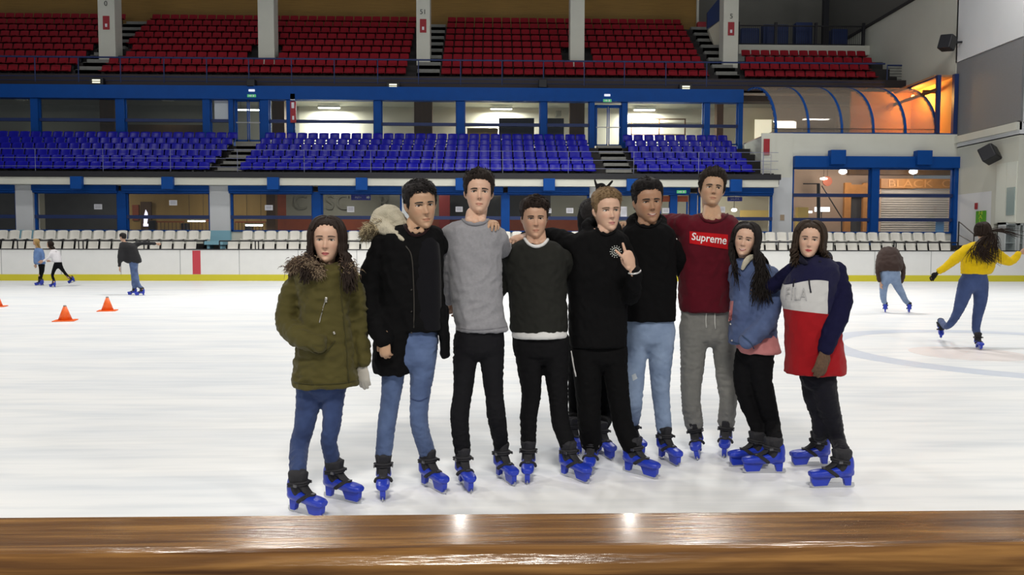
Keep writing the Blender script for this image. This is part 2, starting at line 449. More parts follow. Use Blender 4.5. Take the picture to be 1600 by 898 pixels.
def window(px0, px1, pyt, pyb, Y, rails=(), header=None, jamb=.10, label=None):
    wid[0] += 1
    x0, x1 = PX(px0, Y), PX(px1, Y); z0, z1 = PZ(pyb, Y), PZ(pyt, Y)
    o = empty('window_%d' % wid[0], ((x0 + x1) / 2, Y, z0)); tag(o, label, kind='structure')
    h = (x1 - x0) / 2; H = z1 - z0
    b = MB()
    b.box(-h, -h + jamb, -.05, .08, 0, H); b.box(h - jamb, h, -.05, .08, 0, H); b.box(-h, h, -.05, .08, H - .06, H); b.box(-h, h, -.05, .08, -.02, .05)
    b.build('window_frame', M_blue, o)
    for r in rails:
        zz = PZ(r, Y) - z0
        boxes('window_bar', M_dblue, [(-h, h, -.08, .09, zz - .08, zz + .08)], o)
    boxes('pane', M_glass, [(-h + jamb, h - jamb, .0, .012, .04, H - .05)], o)
    return o
for (a, c) in ((-70, 30), (57, 188), (199, 331), (362, 491), (502, 629), (657, 786), (793, 920), (949, 1028), (1090, 1205)):
    window(a, c, 303, 362, YW, rails=(340.5,))
# posts + headers + brackets
for px, nm in ((193.5, 'behind the pointing boy'), (496.5, 'behind the girl in olive parka'), (789.5, 'behind the boy in grey sweater'), (1051, 'between the red-topped doors'), (1082, 'right of the red-topped doors')):
    wdt = .20 if px < 1000 else .17
    x = PX(px, YW); o = boxes('window_post', M_blue, [(x - wdt, x + wdt, YW - .12, YW + .2, 1.5, PZ(301, YW))]); tag(o, 'blue steel window post ' + nm, 'post', 'posts of the lower windows')
heads = [(-70, 30), (57, 188), (196, 331), (361, 491), (500, 629), (658, 786), (793, 919), (949, 1075), (1088, 1204)]
names9 = ['at the far left edge', 'above the dark leftmost full window', 'above the window with the tan wall', 'above the window with brown pillar inside', 'above the blue arrow sign', 'behind the boy in grey sweater', 'behind the boy in dark green sweater', 'above the red-topped doors', 'above the window with the yellow ceiling lamp']
for (a, c), nm in zip(heads, names9):
    o = boxes('blue_header_beam', M_blue, [(PX(a, YW), PX(c, YW), YW - .3, YW - .02, PZ(301, YW), PZ(290, YW)), (PX(a, YW), PX(c, YW), YW - .22, YW, PZ(304, YW), PZ(301, YW))], bevel=.01)
    tag(o, 'blue header beam of the lower windows, ' + nm, 'beam', 'blue beams over the lower windows')
for px, nm in ((123, 'first from left'), (264.5, 'second from left'), (428.5, 'above the window with brown pillar inside'), (566, 'above the blue arrow sign'), (721, 'left of the grey sweater boy head'), (857.5, 'above the dark green sweater boy'), (987, 'above the smiling boy'), (1148, 'right of the maroon sweater boy head')):
    o = boxes('bracket_box', M_blue, [(PX(px - 9, YD - .3), PX(px + 9, YD - .3), YD - .42, YD - .2, PZ(298, YD - .3), PZ(278.5, YD - .3))], bevel=.02)
    tag(o, 'blue box on the white band, ' + nm, 'bracket', 'blue boxes on the white band')
# double doors with red tops
d = empty('door_1', (PX(1050, YW), YW, 1.5)); tag(d, kind='structure')
for s, (a, c) in ((0, (1030, 1048)), (1, (1055, 1074))):
    X0, X1 = PX(a, YW) - d.location.x, PX(c, YW) - d.location.x
    lf = boxes('door_leaf', M_blue, [(X0, X0 + .07, 0, .06, 0, PZ(305, YW) - 1.5), (X1 - .07, X1, 0, .06, 0, PZ(305, YW) - 1.5), (X0, X1, 0, .06, 0, .1)], d)
    boxes('pane', M_glass, [(X0 + .07, X1 - .07, .02, .03, .1, PZ(314, YW) - 1.5)], lf)
    boxes('red_transom', M_rust, [(X0, X1, -.02, .07, PZ(314, YW) - 1.5, PZ(305, YW) - 1.5)], d)
# notices on the glass
M_ink = mat('notice_ink', (.25, .25, .3), .7)
for px, py, w_, h_, nm in ((155, 325, 12, 8, 'leftmost notice, on the dark window'), (272, 318.5, 12, 8, 'on the window with the tan wall'), (421, 325.5, 12, 8, 'in front of the brown pillar'), (548.5, 327.5, 11, 9, 'below the blue arrow sign'), (717.5, 327, 11, 8, 'between the parka boy and the grey sweater boy'), (859, 328.5, 4.5, 8, 'narrow, right of the green sweater boy hair'), (890, 328.5, 11, 8, 'between the green sweater boy and the blond boy'), (974, 330, 10, 16, 'tall, right of the blond boy'), (1039.5, 328, 11, 8, 'between the smiling boy and the maroon sweater boy'), (1128, 326, 8, 9, 'right of the maroon sweater boy neck'), (1384, 0, 0, 0, '')):
    if not w_: continue
    x, z = PX(px, YW - .02), PZ(py, YW - .02)
    hw, hh = w_ / 2 * YW / FOC, h_ / 2 * YW / FOC
    o = boxes('paper_notice', M_paper, [(x - hw, x + hw, YW - .03, YW - .015, z - hh, z + hh)])
    tag(o, 'white paper notice on the lower glass, ' + nm, 'notice', 'paper notices on the lower windows')
    boxes('printed_lines', M_ink, [(x - hw * .7, x + hw * .7, YW - .033, YW - .028, z + hh * k - .006, z + hh * k + .006) for k in (.5, .2, -.1, -.4)], o)
    for ch in o.children: ch.matrix_parent_inverse = Matrix()
# concourse behind the lower windows
YI = 41.2
def panel(name, px0, px1, py0, py1, Y, m, label, cat='wall panel', th=.1):
    zb = PZ(py1, Y)
    if py1 == 224: zb = rowsB[5][1]
    if py1 in (366, 363): zb = 1.45
    if py1 in (206, 208) and Y > 44: zb = zt - .03
    o = boxes(name, m, [(PX(px0, Y), PX(px1, Y), Y, Y + th, zb, PZ(py0, Y))]); tag(o, label, cat); return o
segs = [(-150, 62, M_charcoal), (62, 72, M_cream), (72, 198, M_charcoal), (198, 420, M_tan), (420, 448, M_rust), (448, 628, M_grey), (628, 690, M_grey), (690, 780, M_charcoal), (780, 860, M_charcoal), (860, 925, M_grey), (925, 1085, M_grey), (1085, 1235, M_cream)]
ws = []
b = MB()
mats_ = []
for a, c, m in segs:
    if m not in mats_: mats_.append(m)
    b.box(PX(a, YI), PX(c, YI), YI, YI + .2, 1.5, 5.0, mats_.index(m))
o = b.build('wall_concourse_lower', mats_); tag(o, kind='structure')
o = boxes('ceiling_concourse_lower', M_cream, [(-42, 13.4, YW + .2, YI + .1, zfas0 + .55, zfas0 + .7)]); tag(o, kind='structure')
o = boxes('floor_concourse_lower', mat('terrazzo', (.25, .22, .18), .4), [(-42, 13.4, YW + .26, YI + .1, 1.3, 1.5)]); tag(o, kind='structure')
o = boxes('trim_rust_dado', M_rust, [(PX(448, YI - .05), PX(925, YI - .05), YI - .08, YI, 1.5, PZ(343, YI))]); tag(o, kind='structure')
panel('brown_pillar', 417, 431, 297, 366, 39.0, M_brown, 'dark brown square pillar behind the lower glass, right of a notice', 'pillar', .4)
panel('red_cabinet', 686, 703, 305, 366, 40.0, mat('dark_red_paint', (.22, .01, .01), .5), 'dark red column behind the glass left of the grey sweater boy', 'cabinet', .4)
# blue arrow sign
sg = empty('arrow_sign', (PX(564.5, YW + .9), YW + .9, PZ(309, YW + .9))); tag(sg, 'blue hanging sign with white arrow and lettering behind the lower glass', 'sign')
hw, hh = 15 * 37.4 / FOC, 4.2 * 37.4 / FOC
M_signblue = mat('sign_blue', (.02, .03, .45), .5)
boxes('sign_board', M_signblue, [(-hw, hw, 0, .03, -hh, hh)], sg)
text_mesh('PISTA', 'sign_text', M_paper, (-.12, -.01, -.01), .13, sg)
b = MB(); b.prism([(hw - .2, -.05), (hw - .1, -.05), (hw - .1, -.09), (hw - .03, 0), (hw - .1, .09), (hw - .1, .05), (hw - .2, .05)], -.01, 0, 'y'); b.build('arrow', M_paper, sg)
b = MB(); b.bar((-hw + .1, .015, hh), (-hw + .1, .015, .65), .008); b.bar((hw - .1, .015, hh), (hw - .1, .015, .65), .008); b.build('hanger', M_black, sg)
# second blue sign at right
sg = empty('arrow_sign', (PX(1147, YW + .9), YW + .9, PZ(309.5, YW + .9))); tag(sg, 'blue hanging sign behind glass just right of the maroon sweater boy', 'sign')
boxes('sign_board', M_signblue, [(-.36, .36, 0, .03, -.1, .1)], sg); text_mesh('SALIDA', 'sign_text', M_paper, (0, -.01, 0), .13, sg)
b = MB(); b.bar((-.3, .015, .1), (-.3, .015, .65), .008); b.bar((.3, .015, .1), (.3, .015, .65), .008); b.build('hanger', M_black, sg)
# things on the concourse: slatted railings, vending light, lamps
def slat_rail(px0, px1, py0, py1, Y, label):
    x0, x1, z1, z0 = PX(px0, Y), PX(px1, Y), PZ(py0, Y), 1.5
    o = empty('slatted_railing', (x0, Y, z0)); tag(o, label, 'railing', 'brown slatted railings inside')
    b = MB()
    n = max(3, int((x1 - x0) / .17))
    for i in range(n + 1): xx = (x1 - x0) * i / n; b.bar((xx, 0, 0), (xx, 0, z1 - z0 - .03), .02, 6)
    b.build('slat', M_brown, o)
    boxes('handrail', M_rust, [(0, x1 - x0, -.04, .04, z1 - z0 - .06, z1 - z0)], o)
slat_rail(246, 288, 347, 362, 39.5, 'brown slatted railing behind the glass with the tan wall')
slat_rail(300, 328, 345, 362, 39.7, 'brown slatted railing just left of the second white pillar')
slat_rail(368, 416, 347, 362, 39.6, 'brown slatted railing just right of the second white pillar')
for px, nm in ((241.5, 'left'), (292, 'middle'), (391, 'right')):
    x = PX(px, 39.8); o = boxes('litter_bin', M_black, [(x - .17, x + .17, 39.5, 39.85, 1.5, PZ(346 if px < 250 else 350, 39.6))], bevel=.03)
    tag(o, 'dark box standing by the brown slatted railings, %s of the three' % nm, 'box')
# lit poster (white triangular figure on a dark door)
o = empty('lit_poster', (PX(229, 41.0), 41.0, 1.5)); tag(o, 'tall dark poster with a glowing white pointed shape behind the lower glass', 'poster')
boxes('poster_board', M_brown, [(-.27, .27, 0, .1, 0, PZ(317, 41) - 1.5)], o)
M_pgl = mat('poster_glow', (.8, .75, .9), .5, emit=(.85, .8, 1), estr=1.2)
b = MB(); zc = lambda py: PZ(py, 41) - 1.5
b.prism([(-.13, zc(343)), (.13, zc(343)), (.09, zc(334)), (0, zc(329))], -.01, 0, 'y'); b.prism([(-.1, zc(340)), (.12, zc(340)), (.05, zc(352)), (-.12, zc(354))], -.015, -.01, 'y'); b.prism([(-.14, zc(355)), (.14, zc(355)), (.14, zc(351)), (-.14, zc(351))], -.01, 0, 'y'); b.build('glowing_figure', M_pgl, o)
panel('red_noticeboard', 208, 218, 322, 346, 41.12, M_rust, 'small rust red board left of the glowing poster', 'board', .1)
# wall letters (large pale letters on the grey wall)
M_let = mat('pale_grey_lettering', (.24, .24, .21), .7)
for ch, px, nm in (('C', 470, 'leftmost'), ('S', 516, 'second'), ('C', 536, 'third'), ('R', 600, 'rightmost')):
    o = text_mesh(ch, 'wall_letter', M_let, (PX(px, 41.1), 41.12, PZ(318, 41.1)), 1.1, ext=.04)
    tag(o, 'big grey wall letter behind the lower glass, %s of the row' % nm, 'wall letter', 'grey wall letters')
# ceiling tube lamps of the lower concourse (real lights)
def tube(px, py, Y, L_, power, label, colr=(1, .9, .75), z=None):
    p = at(px, py, Y); z = z or p.z
    o = empty('tube_lamp', (p.x, Y, z)); tag(o, label, 'lamp')
    b = MB(); b.bar((-L_ / 2, 0, 0), (L_ / 2, 0, 0), .03, 8); b.build('tube', M_lampglow, o)
    boxes('housing', M_white, [(-L_ / 2 - .03, L_ / 2 + .03, -.05, .05, .03, .09)], o)
    if power:
        d = bpy.data.lights.new('tube_light', 'AREA'); d.shape = 'RECTANGLE'; d.size = L_; d.size_y = .15; d.energy = power; d.color = colr
        lo = bpy.data.objects.new('tube_light', d); COL.objects.link(lo); lo.parent = o; lo.location = (0, 0, -.05)
    return o
# low tubes hung behind the glass; left one models a fluorescent lamp's reflection
for px, py, nm in ((307, 345.5, 'modelling a reflection left of the second pillar'), (397, 352, 'right of the second white pillar'), (0, 0, '')):
    if not px: continue
    o = tube(px, py, 38.9, .85, 6, 'low white tube lamp behind the lower glass, ' + nm)
    b = MB(); b.bar((-.35, 0, .09), (-.35, 0, zfas0 + .55 - o.location.z), .01, 6); b.bar((.35, 0, .09), (.35, 0, zfas0 + .55 - o.location.z), .01, 6); b.build('hanger', M_black, o)
for x, e in ((-27, 8), (-20, 40), (-14, 45), (-8, 60), (-3, 30), (3, 30), (8, 60), (11.5, 130)):
    o = empty('ceiling_lamp', (x, 38.6, zfas0 + .55)); tag(o, 'ceiling lamp panel of the lower concourse, %s along the row' % ordw([-27, -20, -14, -8, -3, 3, 8, 11.5].index(x) + 1), 'lamp', 'ceiling lamps of the lower concourse')
    boxes('diffuser', M_lampglow, [(-.5, .5, -.12, .12, -.05, -.02)], o); boxes('housing', M_white, [(-.55, .55, -.16, .16, -.02, 0)], o)
    d = bpy.data.lights.new('panel_light', 'AREA'); d.size = 1.0; d.energy = e; d.color = (1, .9, .75)
    lo = bpy.data.objects.new('panel_light', d); COL.objects.link(lo); lo.parent = o; lo.location = (0, 0, -.06)
# stair soffit behind the last lower window, yellow lighting put into its colour
panel('yellow_soffit', 1158, 1200, 327, 340, 40.6, mat('yellow_lit_tint', (.75, .55, .18), .6), 'pale yellow band behind the lower glass left of the last pillar', 'soffit', .3)
o = empty('round_lamp', at(1147, 328, 38.0)); tag(o, 'small round glowing lamp behind the glass beside the maroon sweater boy', 'lamp')
def blob(r, sx=1, sy=1, sz=1, u=12, v=8):
    bm = bmesh.new(); bmesh.ops.create_uvsphere(bm, u_segments=u, v_segments=v, radius=r)
    for q in bm.verts: q.co = Vector((q.co.x * sx, q.co.y * sy, q.co.z * sz))
    me = bpy.data.meshes.new('blob'); bm.to_mesh(me); bm.free(); me.polygons.foreach_set('use_smooth', [True] * len(me.polygons)); return me
link('bulb', blob(.14, 1, 1, .6), o, M_lampglow)
b = MB(); b.bar((0, 0, .06), (0, 0, 1.4), .012, 6); b.build('cord', M_black, o)

# ================================================================== UPPER WINDOW WALL (behind the blue seats)
YU = 41.3
zu0, zu1 = PZ(228, YU), PZ(157, YU)
o = boxes('wall_back_upper', M_blue, [(-36, PX(1155, YU), YU - .3, YU + .2, PZ(159, YU), PZ(138.5, YU))]); tag(o, 'deep blue beam running along above the blue seats', kind='structure')
posts = [(63, 11), (195, 13), (328, 11), (366, 7), (418, 13), (457, 10), (592, 11), (720, 12), (848, 10), (923, 8), (973, 8), (1100, 9), (1152, 7)]
pn = ['leftmost one', 'behind the left blue seats, second from left', 'left of the upper notice', 'left jamb of the left glass door', 'right jamb of the left glass door', 'with the red extinguisher panel', 'first one right of the extinguisher panel', 'above the grey sweater boy', 'above the dark green sweater boy', 'left jamb of the right glass door', 'right jamb of the right glass door', 'above the maroon sweater boy', 'at the curved canopy']
for (px, w_), nm in zip(posts, pn):
    hw = w_ / 2 * YU / FOC; x = PX(px, YU)
    o = boxes('window_post', M_blue, [(x - hw, x + hw, YU - .2, YU + .15, rowsB[5][1], PZ(150, YU))]); tag(o, 'blue steel post of the upper windows, ' + nm, 'post', 'posts of the upper windows')
for i, ((a, wa), (c, wc)) in enumerate(zip([(-70, 10)] + posts[:-1], posts)):
    if c in (418, 973): continue
    window(a + wa / 2, c - wc / 2, 157, 224, YU, rails=(191.5 if c < 600 else 195,), jamb=.05)
def glass_door(n, px0, px1, pyt, pyb, label):
    x0, x1 = PX(px0, YU), PX(px1, YU); z0, z1 = PZ(pyb, YU), PZ(pyt, YU)
    o = empty('door_%d' % n, ((x0 + x1) / 2, YU, z0)); tag(o, label, kind='structure'); h = (x1 - x0) / 2; H = z1 - z0
    boxes('door_frame', M_blue, [(-h, -h + .07, -.08, .08, 0, H), (h - .07, h, -.08, .08, 0, H), (-h, h, -.08, .08, H - .08, H)], o)
    for s in (-1, 1):
        a, c = (-h + .07, -.02) if s < 0 else (.02, h - .07)
        lf = boxes('door_leaf', M_blue, [(a, a + .05, -.03, .03, 0, H - .08), (c - .05, c, -.03, .03, 0, H - .08), (a, c, -.03, .03, 0, .08), (a, c, -.03, .03, H - .15, H - .08)], o)
        boxes('pane', M_glass, [(a + .05, c - .05, 0, .01, .08, H - .15)], lf)
        boxes('push_bar', mat('steel', (.6, .6, .6), .3, metal=.9), [(a, c, -.09, -.06, .95, 1.0)], lf)
glass_door(2, 371, 412, 157, 223, 'glass double door behind the left aisle'); glass_door(3, 928, 969, 163, 227, 'glass double door behind the right aisle')
# exit signs, small lamps on the beam
for px, py, nm in ((393, 149.5, 'over the left upper glass door'), (949, 157, 'over the right upper glass door'), (1065, 299.5, 'over the red-topped lower doors')):
    Y = YU - .35 if py < 200 else YW - .4
    p = at(px, py, Y); o = empty('exit_sign', p); tag(o, 'small green lit exit sign ' + nm, 'exit sign', 'green exit signs')
    boxes('panel', M_sign_green, [(-.22, .22, 0, .06, -.07, .07)], o)
    b = MB(); b.prism([(-.15, -.02), (-.05, -.02), (-.05, -.05), (.02, 0), (-.05, .05), (-.05, .02), (-.15, .02)], -.004, 0, 'y'); b.box(.07, .13, -.004, 0, -.05, .05); b.build('pictogram', M_paper, o)
    if py < 200:
        p = at(px, py - 8.5, Y); o = boxes('emergency_lamp', mat('emergency_lamp_white', (.8, .8, .9), .4, emit=(.8, .85, 1), estr=.5), [(p.x - .16, p.x + .16, Y, Y + .08, p.z - .06, p.z + .06)], bevel=.02)
        tag(o, 'small white emergency lamp above the exit sign ' + nm, 'lamp')
# red extinguisher panel on a post
o = empty('extinguisher_panel', at(458, 175, YU - .3)); tag(o, 'red fire extinguisher panel with white pictogram on a blue post', 'extinguisher sign')
boxes('red_panel', M_sign_red, [(-.15, .15, 0, .05, -.55, .55)], o); boxes('white_pictogram', M_paper, [(-.08, .06, -.01, 0, .2, .5), (-.05, .05, -.01, 0, -.4, -.2)], o)
boxes('white_number_plate', M_paper, [(-.14, .1, 0, .05, .62, .95)], o)
# concourse behind the upper windows
YV = 46.0
segs = [(-200, 470, M_grey), (470, 700, M_cream), (700, 760, M_cream), (760, 1250, M_cream)]
b = MB()
for a, c, m in segs: b.box(PX(a, YV), PX(c, YV), YV, YV + .2, 6.5, 9.9, 0 if m is M_grey else 1)
o = b.build('wall_concourse_upper', [M_grey, M_cream]); tag(o, kind='structure')
o = boxes('ceiling_concourse_upper', M_grey, [(-45, XWALL, YU + .2, YV + .1, PZ(143, YU), PZ(141, YU))]); tag(o, kind='structure')
o = boxes('floor_concourse_upper', M_step, [(-45, XWALL, YU + .25, YV + .1, 6.3, rowsB[5][1])]); tag(o, kind='structure')
for px0, px1, nm in ((161, 184, 'leftmost'), (428, 447, 'left of the bright upper window'), (648, 676, 'behind the middle blue seats'), (889, 912, 'above the green sweater boy'), (1117, 1127, 'slim, right of the bright notice room')):
    panel('brown_pillar', px0, px1, 150, 224, 43.6, M_brown, 'dark brown pillar behind the upper glass, ' + nm, 'pillar', .5)
panel('white_notice', 339, 360, 160, 189, YU + .02, M_paper, 'large white notice hanging in the narrow upper window left of the door', 'notice', .02)
panel('dark_screen', 779, 834, 184, 224, 43.5, M_charcoal, 'dark grey screen board behind the upper glass above the grey sweater boy', 'screen', .3)
panel('dark_counter', 854, 880, 184, 224, 43.5, M_charcoal, 'dark cabinet behind the upper glass beside a brown pillar', 'cabinet', .4)
panel('wooden_counter', 730, 778, 200, 224, 43.5, M_tan, 'orange-brown wooden counter behind the upper glass', 'counter', .4)
panel('brown_bench', 203, 322, 198, 224, 44, M_brown, 'long low brown wooden partition behind the upper glass at left', 'partition', .3)
panel('air_unit', 868, 876, 172, 181, 45.75, M_grey, 'small grey box on the wall behind the upper glass', 'box', .3)
# glazed noticeboard frame in the bright room
o = empty('wall_frame', (PX(1027, 45.6), 45.7, PZ(196, 45.6))); tag(o, 'brown framed glazed opening on the bright wall behind the right upper windows', 'frame')
hw, hh = 43 * 45.6 / FOC, 13 * 45.6 / FOC
boxes('frame_bars', M_brown, [(-hw, hw, 0, .06, hh - .07, hh), (-hw, hw, 0, .06, -hh, -hh + .07), (-hw, -hw + .07, 0, .06, -hh, hh), (hw - .07, hw, 0, .06, -hh, hh), (.02, .09, 0, .06, -hh, hh)], o)
for x, zz, e, nm in ((PX(516, 45.2), 0, 420, 'left'), (PX(783, 45.2), 0, 420, 'middle'), (PX(1005, 45.2), 0, 480, 'right')):
    o = empty('ceiling_lamp', (x, 45.3, PZ(144, YU) - .14)); tag(o, 'bright ceiling lamp of the upper concourse, %s of the three' % nm, 'lamp', 'ceiling lamps of the upper concourse')
    boxes('diffuser', M_lampglow, [(-.6, .6, -.1, .1, -.06, -.02)], o); boxes('housing', M_white, [(-.65, .65, -.13, .13, -.02, .1)], o)
    d = bpy.data.lights.new('room_light', 'AREA'); d.shape = 'RECTANGLE'; d.size = 1.2; d.size_y = .2; d.energy = e; d.color = (1, 1, .93)
    lo = bpy.data.objects.new('room_light', d); COL.objects.link(lo); lo.parent = o; lo.location = (0, 0, -.08)
for x, e in ((-26, 9), (-18, 12)):
    d = bpy.data.lights.new('room_light', 'AREA'); d.size = .5; d.energy = e; d.color = (1, 1, .85)
    o = empty('ceiling_lamp', (x, 43.6, PZ(144, YU) - .12)); tag(o, 'dim ceiling lamp behind the left upper windows, %s one' % ('farther' if x < -20 else 'nearer the door'), 'lamp', 'dim lamps of the upper concourse')
    boxes('housing', M_white, [(-.3, .3, -.13, .13, -.02, .1)], o)
    lo = bpy.data.objects.new('room_light', d); COL.objects.link(lo); lo.parent = o; lo.location = (0, 0, -.08)
o = tube(390, 172, 44.5, 1.3, 4, 'thin white tube lamp seen through the left upper door')
b = MB(); b.bar((-.5, 0, .09), (-.5, 0, PZ(142, YU) - o.location.z), .012, 6); b.bar((.5, 0, .09), (.5, 0, PZ(142, YU) - o.location.z), .012, 6); b.build('hanger', M_black, o)

# ================================================================== RED STAND STRUCTURE
lst = []
for i, (Y, z) in enumerate(rowsR):
    lst.append((-46, XWALL if i < 4 else PX(1119, 42.2) + 1.6, Y - .62 if i else 41.9, Y + .18 if i < 8 else 49.9, z - 1.0, z))
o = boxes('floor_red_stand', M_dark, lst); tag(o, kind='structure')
o = boxes('trim_red_stand_edge', mat('black_fascia', (.02, .012, .014), .6), [(-46, XWALL, 41.5, 41.9, PZ(138.5, 41.5), PZ(133, 41.5)), (-46, XWALL, 41.7, 41.9, PZ(133, 41.5), PZ(119, 41.5))]); tag(o, kind='structure')
rl = empty('stand_railing', (0, 41.7, zR0)); tag(rl, 'dark blue railing along the front of the red seats', 'railing')
b = MB(); zt = PZ(94.5, 41.7) - zR0
xe = PX(1375, 41.7)
for zz, rr in ((zt, .045), (PZ(124, 41.7) - zR0, .02), (PZ(131, 41.7) - zR0 + .02, .02)): b.bar((-44, 0, zz), (xe, 0, zz), rr, 8)
b.build('handrail', M_dblue, rl)
for px in (63, 130, 195, 262, 328, 393, 459, 525, 592, 655, 720, 784, 848, 911, 973, 1037, 1100):
    b = MB(); x = PX(px, 41.7); b.bar((x, 0, -.35), (x, 0, zt), .03, 6); b.build('post', M_dblue, rl)
# columns through the red stand
cn = ['leftmost of the five tall columns, beside grey steps', 'second tall column from the left', 'middle tall column with a red sign', 'fourth tall column from the left', 'rightmost tall column, beside the stair end']
for i, ((a, c, pb), nm) in enumerate(zip(cols_px, cn)):
    x0, x1 = PX(a, 44.0), PX(c, 44.0)
    if i == 0: x1 -= .0
    o = empty('concrete_column', ((x0 + x1) / 2, 44.0, PZ(pb, 44.0) - .9)); hw = (x1 - x0) / 2
    tag(o, 'white ' + nm, 'column', 'white columns rising through the red stand')
    boxes('shaft', M_white, [(-hw, hw, 0, .85, 0, 20 - o.location.z)], o, .02)
    if i in (0, 2, 4):
        boxes('red_sign', M_sign_red, [(-.18, .18, -.03, 0, PZ(52, 44) - o.location.z, PZ(31, 44) - o.location.z)], o)
        boxes('sign_pictogram', M_paper, [(-.06, .06, -.04, -.03, PZ(48, 44) - o.location.z, PZ(43, 44) - o.location.z)], o)
        text_mesh(('0', '', '51', '', '5')[i], 'column_number', M_black, (0, -.02, PZ((12, 0, 20, 0, 22)[i], 44) - o.location.z), .38, o)
# fire floods fixed on the stand edge
for px, py, nm in ((150, 127, 'left'), (614, 134, 'middle'), (1072, 137, 'right')):
    p = at(px, py, 41.2); o = empty('spot_lamp', p); tag(o, 'small lit spotlight box on the red stand edge, %s of three' % nm, 'lamp', 'spotlights on the stand edge')
    boxes('housing', M_black, [(-.35, .35, .02, .3, -.2, .2)], o, .03)
    boxes('lit_panel', mat('warm_panel', (.9, .9, .7), .5, emit=(1, .95, .65), estr=.9), [(-.2, .2, 0, .02, .03, .1), (-.2, .2, 0, .02, -.08, -.02)], o)
    boxes('arm', M_black, [(-.02, .02, .15, .5, -.25, -.2)], o)
for px, nm in ((392, 'left'), (848, 'right')):
    p = at(px, 131, 41.1); o = boxes('camera_box', M_black, [(p.x - .22, p.x + .22, 41.0, 41.5, p.z - .2, p.z + .25)], bevel=.05)
    tag(o, 'small black box above the blue beam, %s of the two' % nm, 'box')
# back wall in golden slatted wood, right part grey
M_gold = mat('golden_wood_slats', (.30, .165, .030), .55, nscale=2.5, namt=.35, bump=.6, bscale=12, stretch=(.3, 1, 8))
o = boxes('wall_back', M_gold, [(-50, PX(1083, 50), 50, 50.3, 12, 19)]); tag(o, kind='structure')
o = boxes('trim_wood_edge', M_white, [(PX(1083, 49.9), PX(1086, 49.9), 49.8, 50.2, 15.2, 19)]); tag(o, kind='structure')
o = boxes('wall_back_right', mat('dim_grey_plaster', (.20, .195, .17), .9, nscale=.6, namt=.2), [(PX(1083, 52), 24, 52, 52.3, 9, 19)]); tag(o, kind='structure')
# platform with white fascia right of the last column
x0, x1 = PX(1149, 45.9), XWALL
o = boxes('floor_platform', M_white, [(x0, x1, 45.9, 52, PZ(80.5, 45.9), PZ(66, 45.9))]); tag(o, kind='structure')
zp = PZ(66, 45.9)
pr = empty('platform_railing', (x0, 46.1, zp)); tag(pr, 'black barred railing on the platform above the right red seats', 'railing')
L_ = XWALL - x0 - .3
b = MB(); zt = PZ(36, 46.1) - zp
b.bar((0, 0, zt), (L_, 0, zt), .04); b.bar((0, 0, .1), (L_, 0, .1), .03); b.build('handrail', M_black, pr)
b = MB()
for i in range(66): b.bar((L_ * i / 65, 0, .05), (L_ * i / 65, 0, zt), .012, 5)
b.build('bars', M_black, pr)
for t in (0, .3, .62, 1): boxes('post', M_black, [(L_ * t - .08, L_ * t + .08, -.06, .06, 0, zt + .2)], pr)
# stored dark blue panels on the platform
for (a, c, pt, nm) in ((1152, 1180, 40, 'at the left end of the platform'), (1186, 1225, 34, 'in the middle of the platform'), (1236, 1262, 30, 'left of the dark post on the platform'), (1292, 1316, 40, 'right of the dark post on the platform')):
    xa_, xb_ = PX(a, 47.2), PX(c, 47.2); zz = PZ(pt, 47.2)
    o = empty('stacked_panel', ((xa_ + xb_) / 2, 47.2, zp)); tag(o, 'dark blue covered stack ' + nm, 'stack')
    w_ = (xb_ - xa_) / 2
    boxes('cover', M_dblue, [(-w_, w_, -.05, .5, .12, zz - zp)], o, .06); boxes('foot', M_black, [(-w_ * .8, -w_ * .6, .0, .4, 0, .12), (w_ * .6, w_ * .8, .0, .4, 0, .12)], o)
x_ = PX(1283, 47); o = boxes('dark_post', M_black, [(x_ - .16, x_ + .16, 47.0, 47.3, zp, 19)]); tag(o, 'thick dark vertical post rising from the platform', 'post')
# stair with solid dark blue side going up beside the last column
b = MB(); Yq = 46.5
pts = [at(1105, 45, Yq), at(1105, 20, Yq), at(1124, -4, Yq), at(1124, 32, Yq)]
b.prism([(p.x, p.z) for p in pts], Yq, Yq + .12, 'y'); o = b.build('stair_balustrade', M_dblue); tag(o, 'dark blue solid stair side panel left of the last tall column', 'stair panel')
b = MB(); pts = [at(1107, 46, Yq), at(1124, 33, Yq), at(1124, 90, Yq), at(1118, 76, Yq)]
b.prism([(p.x, p.z) for p in pts], Yq + .02, Yq + .3, 'y'); o = b.build('stair_flank', M_cream); tag(o, 'pale triangular stair flank at the left of the last tall column', 'stair')
o = boxes('bin', M_sign_red, [(PX(1084, 49), PX(1097, 49), 48.8, 49.2, PZ(47, 49), PZ(32, 49))], bevel=.03); tag(o, 'small dark red box at the top of the right steps', 'box')
# end guard railing at the right of the lower red rows
gr = empty('guard_railing', (PX(1376, 42.4), 42.2, zR0)); tag(gr, 'dark barred guard railing at the right end of the red rows', 'railing')
W_ = PX(1415, 42.2) - gr.location.x; Ht = PZ(97, 42.2) - zR0
b = MB(); b.bar((0, 0, Ht), (W_, 0, Ht), .045); b.bar((W_, 0, -.1), (W_, 0, Ht), .05); b.bar((0, 0, 0), (0, 0, Ht), .03)
b.build('frame', M_dblue, gr); b = MB()
for i in range(1, 7): b.bar((0, 0, Ht * i / 7), (W_, 0, Ht * i / 7), .014, 5)
b.build('rungs', M_black, gr)

